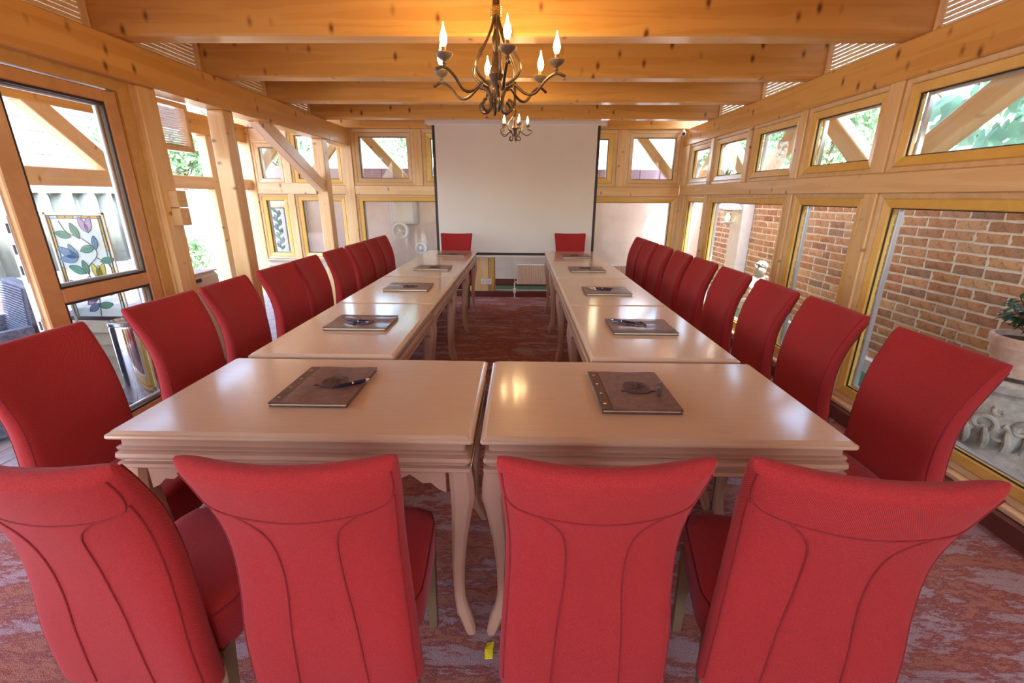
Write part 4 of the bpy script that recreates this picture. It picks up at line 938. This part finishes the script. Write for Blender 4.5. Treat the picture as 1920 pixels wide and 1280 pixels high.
def stained(label, x0, x1, z0, z1, y, motifs, seed, cols=(8,)):
    W, H = x1-x0, z1-z0; e = empty('stained_glass_panel', ((x0+x1)/2, y, z0), label=label, cat='glass panel', group='stained glass panels on the terrace')
    bm = bmesh.new(); box(bm, x0, x1, y, y+.005, z0, z1); base = finish('clear_pane', bm, TG['clear'], e, keep=True)
    def P(u, v, d=0): return (x0+u*W, y-.002-d, z0+v*H)
    lead = bmesh.new(); bw_ = .05; n = max(4, int(H/.10))
    for side in (0, 1):
        for i in range(n):
            a, b = side*(1-bw_)+.0, side*(1-bw_)+bw_; v0, v1 = i/n, (i+1)/n
            bm = bmesh.new(); rings(bm, [[P(a, v0+.004), P(b, v0+.004), P(b, v1-.004), P(a, v1-.004)], [P(a, v0+.004, .002), P(b, v0+.004, .002), P(b, v1-.004, .002), P(a, v1-.004, .002)]]); finish('border_piece', bm, TG['amber' if i % 3 else 'clear'], e, keep=True)
            tube(lead, [P(a, v1, .002), P(b, v1, .002)], .0028, 4)
        tube(lead, [P(bw_ if side == 0 else 1-bw_, 0, .002), P(bw_ if side == 0 else 1-bw_, 1, .002)], .003, 4); tube(lead, [P(side, 0, .002), P(side, 1, .002)], .004, 4)
    hb = bw_*W/H
    for i in range(6):
        bm = bmesh.new(); a, b = bw_+(1-2*bw_)*i/6, bw_+(1-2*bw_)*(i+1)/6; rings(bm, [[P(a+.004, 1-hb), P(b-.004, 1-hb), P(b-.004, 1), P(a+.004, 1)], [P(a+.004, 1-hb, .002), P(b-.004, 1-hb, .002), P(b-.004, 1, .002), P(a+.004, 1, .002)]]); finish('border_piece', bm, TG['amber' if i % 3 else 'clear'], e, keep=True)
        tube(lead, [P(b, 1-hb, .002), P(b, 1, .002)], .0028, 4)
    tube(lead, [P(0, 1-hb, .002), P(1, 1-hb, .002)], .003, 4); tube(lead, [P(0, 1, .002), P(1, 1, .002)], .004, 4)
    for typ, u, v, ang, L, c in motifs:
        if typ == 'stem':
            tube(lead, bez([P(p, q, .003) for p, q in u], 6), .0026, 4); continue
        ca, sa = math.cos(ang), math.sin(ang)
        shape = {'leaf': [(0, 0), (.3, .19), (.65, .2), (1, 0), (.65, -.2), (.3, -.19)], 'petal': [(0, 0), (.25, .22), (.6, .26), (1, .05), (.7, -.1), (.3, -.16)]}[typ]
        pts = [P(u+(p*ca-q_*sa)*L/W, v+(p*sa+q_*ca)*L/H, .003) for p, q_ in shape]; pts = bez(pts+[pts[0]], 4)[:-1]
        bm = bmesh.new(); rings(bm, [[(a, b, c2) for a, b, c2 in pts], [(a, b-.0015, c2) for a, b, c2 in pts]]); finish('glass_'+('leaf' if typ == 'leaf' else 'petal'), bm, TG[c], e, keep=True)
        tube(lead, [tuple(p) for p in pts]+[tuple(pts[0])], .0024, 4)
        if typ == 'leaf': tube(lead, [P(u, v, .004), P(u+ca*L/W, v+sa*L/H, .004)], .0016, 4)
    finish('lead_came', lead, M['lead'], e, keep=True); return e
mo = [('stem', [(.2, .95), (.3, .84), (.55, .78), (.75, .68), (.72, .6), (.55, .52), (.5, .42), (.6, .3), (.55, .15), (.5, .0)], 0, 0, 0, 0), ('stem', [(.72, .6), (.9, .55), (.95, .5)], 0, 0, 0, 0), ('stem', [(.5, .42), (.3, .34), (.2, .36)], 0, 0, 0, 0), ('stem', [(.6, .3), (.8, .22), (.9, .28)], 0, 0, 0, 0),
      ('leaf', .36, .80, 2.9, .11, 'green'), ('leaf', .5, .78, 1.9, .11, 'green'), ('leaf', .45, .66, .3, .11, 'green'), ('leaf', .78, .56, .2, .10, 'green'), ('leaf', .45, .44, 2.7, .12, 'green'), ('leaf', .5, .43, 1.8, .10, 'green'), ('leaf', .7, .26, .3, .10, 'green'), ('leaf', .55, .18, 3.0, .11, 'green'), ('leaf', .5, .10, .2, .11, 'green'), ('leaf', .76, .68, 1.5, .09, 'blue'), ('leaf', .3, .05, .6, .10, 'blue'),
      ('petal', .38, .60, 2.6, .14, 'blue'), ('petal', .38, .60, 3.2, .13, 'blue'), ('petal', .38, .60, 2.0, .10, 'blue'), ('petal', .72, .38, 1.2, .12, 'yellow'), ('petal', .72, .38, 1.9, .12, 'yellow'), ('petal', .72, .38, 1.55, .10, 'yellow'),
      ('petal', .70, .84, 1.2, .11, 'lilac'), ('petal', .70, .84, 1.9, .11, 'lilac'), ('petal', .34, .26, 2.4, .12, 'lilac'), ('petal', .34, .26, 3.0, .11, 'lilac'), ('petal', .3, .12, .5, .10, 'lilac')]
stained('stained glass panel with tulips and green leaves seen through the terrace door', -3.165, -2.80, .57, 1.262, 3.0205, mo, 1)
bm = bmesh.new(); box(bm, -3.187, -3.174, 3.0175, 3.0265, .0, 1.28); box(bm, -2.791, -2.779, 3.0175, 3.0265, .0, 1.28); box(bm, -3.187, -2.779, 3.0175, 3.0265, 1.270, 1.283)
tag(finish('panel_stand', bm, M['whitewood']), 'thin white frame holding the tulip glass panel on the planter box', 'frame')
mo2 = [('stem', [(.5, 0), (.45, .2), (.55, .4), (.45, .6), (.55, .8), (.5, .97)], 0, 0, 0, 0)]
for i in range(9):
    mo2 += [('leaf', .5, .08+i*.1, (.9 if i % 2 else 2.3), .10, 'green'), ('leaf', .5, .05+i*.1, (2.2 if i % 2 else .8), .08, ('green', 'lilac', 'blue')[i % 3])]
stained('narrow stained glass panel with climbing green leaves beyond the side bay window', -3.86, -3.60, .56, 1.22, 7.0, mo2, 2)
gf = empty('timber_glass_stand', (-3.73, 7.05, 0), label='gabled pale timber stand around the narrow stained glass panel', cat='stand')
tb('upright', -3.92, -3.87, 7.0, 7.05, -.1, 1.26, M['pale'], gf); tb('upright', -3.59, -3.53, 7.0, 7.05, -.1, 1.26, M['pale'], gf); tb('crosspiece', -3.92, -3.53, 7.0, 7.05, 1.23, 1.28, M['pale'], gf)
timber('rafter', (-3.92, 7.025, 1.28), (-4.0, 7.025, 1.46), .05, .05, M['pale'], gf); timber('rafter', (-3.54, 7.025, 1.28), (-3.44, 7.025, 1.46), .05, .05, M['pale'], gf)

# chrome bin ---------------------------------------------------------------------------
e = empty('chrome_bin', (-2.70, 2.89, -.025), label='tall polished chrome cylinder bin outside the terrace door', cat='bin')
bm = bmesh.new(); lathe(bm, [(.098, 0), (.10, .01), (.10, .56), (.096, .575)], (-2.70, 2.89, -.024), 32); finish('body', bm, M['chrome'], e, True, True)
bm = bmesh.new(); lathe(bm, [(.098, .576), (.103, .582), (.103, .60), (.09, .606), (.085, .588)], (-2.70, 2.89, -.024), 32); finish('rim', bm, M['steel'], e, True, True)
bm = bmesh.new(); lathe(bm, [(.104, .001), (.104, .02), (.101, .025)], (-2.70, 2.89, -.024), 32, cap=(False, False)); finish('base_ring', bm, M['black'], e, True, True)

# wicker armchairs on the terrace ------------------------------------------------------------
def wicker():
    e = empty('wicker_armchair')
    def woven(name, poly, x0, x1):
        bm = bmesh.new(); prism(bm, poly, x0, x1, 'x'); return finish(name, bm, M['wicker'], e)
    def weave(bm, f, h0, h1, n, m):
        for i in range(n):
            z = h0+(h1-h0)*i/n; pts = [f(k/m, z, .004*math.sin(k*PI+i*PI)) for k in range(m+1)]; tube(bm, pts, .0055, 4)
    woven('seat_base', [(-.26, .16), (.28, .16), (.28, .38), (-.26, .38)], -.24, .24)
    for s in (-1, 1): woven('arm_panel', [(-.30, .03), (.30, .03), (.32, .62), (-.30, .66)], s*.27-.025, s*.27+.025)
    woven('back_panel', [(-.30, .10), (-.25, .10), (-.33, .90), (-.38, .90)], -.245, .245)
    bm = bmesh.new(); weave(bm, lambda u, z, d: (-.24+.48*u, -.24-.08*(z-.1)/.8+d+.004, z), .40, .89, 30, 18); weave(bm, lambda u, z, d: (-.24+.48*u, -.298-.08*(z-.1)/.8+d-.004, z), .12, .89, 44, 18)
    for s in (-1, 1):
        for q_ in (-1, 1): weave(bm, lambda u, z, d: (s*.27+q_*.027+d*.6, -.29+.59*u, z), .05, .60, 34, 18)
    o = finish('weave', bm, M['wicker'], e); o['kind'] = 'stuff'
    bm = bmesh.new(); cbox(bm, -.235, .235, -.23, .26, .382, .45, .02); finish('cushion', bm, M['whitewood'], e, True)
    for a in (-1, 1):
        for b in (-1, 1): bm = bmesh.new(); cbox(bm, a*.25-.02, a*.25+.02, b*.25-.02, b*.25+.02, 0, .16, .003); finish('leg', bm, M['black'], e)
    return e
w0 = wicker(); w0.location = (-3.35, 2.42, -.025); w0.rotation_euler.z = math.radians(150); tag(w0, 'dark wicker armchair just outside the open doorway, nearest the door leaf', 'armchair', 'wicker armchairs on the terrace')
w1 = copy_tree(w0); w1.location = (-4.05, 1.95, -.025); w1.rotation_euler.z = math.radians(200); tag(w1, 'dark wicker armchair farther out on the terrace at the frame edge', 'armchair', 'wicker armchairs on the terrace')

# hanging lamp outside the side bay ----------------------------------------------------------
e = empty('hanging_lamp', (-3.43, 7.5, 1.9), label='small bell-shaped hanging lamp outside the side bay window', cat='lamp')
bm = bmesh.new(); lathe(bm, [(.085, .0), (.09, .012), (.07, .05), (.035, .085), (.018, .10), (.012, .12)], (-3.43, 7.5, 1.93), 18); finish('shade', bm, M['lgrey'], e, True, True)
bm = bmesh.new(); lathe(bm, [(.05, -.075), (.06, -.05), (.062, -.01), (.05, .0)], (-3.43, 7.5, 1.93), 16); finish('glass', bm, mat('amber_lamp', (1, .62, .15, 1), .3, emis=(1, .6, .15, 1), es=2.0), e, True, True)
bm = bmesh.new(); tube(bm, [(-3.43, 7.5, 2.05), (-3.43, 7.5, 2.56)], .006, 6); finish('chain', bm, M['grey'], e, keep=True)
tag(tb('eaves_beam', -4.2, 1.39, 7.45, 7.56, 2.42, 2.552, M['beam']), 'orange eaves beam outside above the far windows', 'beam')

# trees and shrubs ------------------------------------------------------------------------------
tree('garden_tree', (-1.9, 9.4, -.1), 2.6, (-1.8, 9.4, 3.0), (1.3, 1.0, 1.5), 5200, .11, M['leaf'], 'leafy green tree behind the upper window left of the screen', 'tree', 11, .05, branches=12)
tree('garden_tree', (-4.6, 9.8, -.1), 2.4, (-5.3, 9.8, 2.9), (1.1, 1.0, 1.4), 4200, .12, M['leaf'], 'leafy green tree behind the side bay windows', 'tree', 12, .05, branches=12)
tree('climbing_shrub', (-8.9, 12.3, -.1), 2.2, (-8.75, 12.3, 2.5), (.9, 2.2, .9), 4600, .16, M['leaf'], 'bushy pale green shrub above the white neighbour wall', 'shrub', 13, .05, branches=14)
tree('round_bush', (-6.75, 8.75, -.1), .4, (-6.75, 8.75, .20), (.45, .75, .36), 2600, .09, M['leaf'], 'round green bush in front of the white neighbour wall', 'bush', 14, .03, branches=10)
tree('garden_tree', (5.7, 3.9, -.1), 2.6, (5.7, 3.9, 2.5), (1.2, 1.7, 1.2), 5200, .13, M['leaf'], 'broad leafy tree behind the brick wall, middle of the right side', 'tree', 15, .05, branches=14)
tree('garden_tree', (5.0, 8.2, -.1), 2.6, (5.0, 8.2, 2.5), (1.0, 1.2, 1.15), 3600, .12, M['leaf'], 'light green tree beyond the far end of the brick wall', 'tree', 16, .05, branches=12)
tree('garden_tree', (5.0, 11.6, -.1), 2.0, (5.0, 11.6, 2.3), (1.1, 1.1, 1.1), 3400, .13, M['leaf'], 'distant green tree filling the far upper right windows', 'tree', 19, .05, branches=12)
tree('low_shrub', (3.4, 9.3, -.1), 1.6, (3.2, 9.2, 1.75), (.6, .4, .45), 500, .10, M['leaf'], 'sparse shrub in front of the white house behind the far right window', 'shrub', 17, .02)
# vine with big leaves over the near part of the wall
vn = empty('grape_vine', (3.3, 2.4, 1.7), label='grape vine with large bluish leaves hanging over the brick wall near the camera', cat='vine')
rnd = random.Random(21); outl = []
for i in range(20):
    a = 2*PI*i/20; r = .5*(1+.26*math.cos(5*a))*(1-.12*math.cos(a)); outl.append((r*math.cos(a), r*math.sin(a)))
vm = []
for v_ in range(3):
    bm = bmesh.new(); c = bm.verts.new((0, 0, .06)); rg = [bm.verts.new((x_, y_, .05*math.sin(3*math.atan2(y_, x_)+v_)-.10*(x_*x_+y_*y_)*3)) for x_, y_ in outl]
    for i in range(20): bm.faces.new((c, rg[i], rg[(i+1) % 20]))
    me = bpy.data.meshes.new('vine_leaf'); bm.to_mesh(me); bm.free(); me.materials.append(M['leaf_blue']); vm.append(me)
    for p in me.polygons: p.use_smooth = True
for i in range(210):
    o = bpy.data.objects.new('vine_leaf', vm[i % 3]); col.objects.link(o); o.parent = vn
    o.location = (rnd.uniform(-.1, .7), rnd.uniform(-1.1, 1.7), rnd.uniform(-.02, .75)); s_c = rnd.uniform(.13, .21); o.scale = (s_c, s_c, s_c)
    o.rotation_euler = (rnd.uniform(-.6, .6), -PI/2+rnd.uniform(-.7, .7), rnd.uniform(-1, 1))
bm = bmesh.new()
for i in range(9):
    y = 1.2+i*.35; tube(bm, bez([(3.5, y, 1.6), (3.45, y+.1, 1.9), (3.6, y+.3, 2.2), (3.5, y+.6, 2.45)], 4), .010, 6)
finish('stem', bm, M['bark'], vn, True, True)
e = empty('red_tiled_roof', (6.5, 2.5, 1.6), label='pinkish tiled roof glimpsed over the brick wall', cat='roof')
for i in range(7):
    bm = bmesh.new(); prism(bm, [(6.0+i*.18, 1.55+i*.10), (6.2+i*.18, 1.63+i*.10), (6.2+i*.18, 1.66+i*.10), (6.0+i*.18, 1.60+i*.10)], .5, 8.5, 'y'); finish('tile_course', bm, M['terracotta'], e, keep=True)
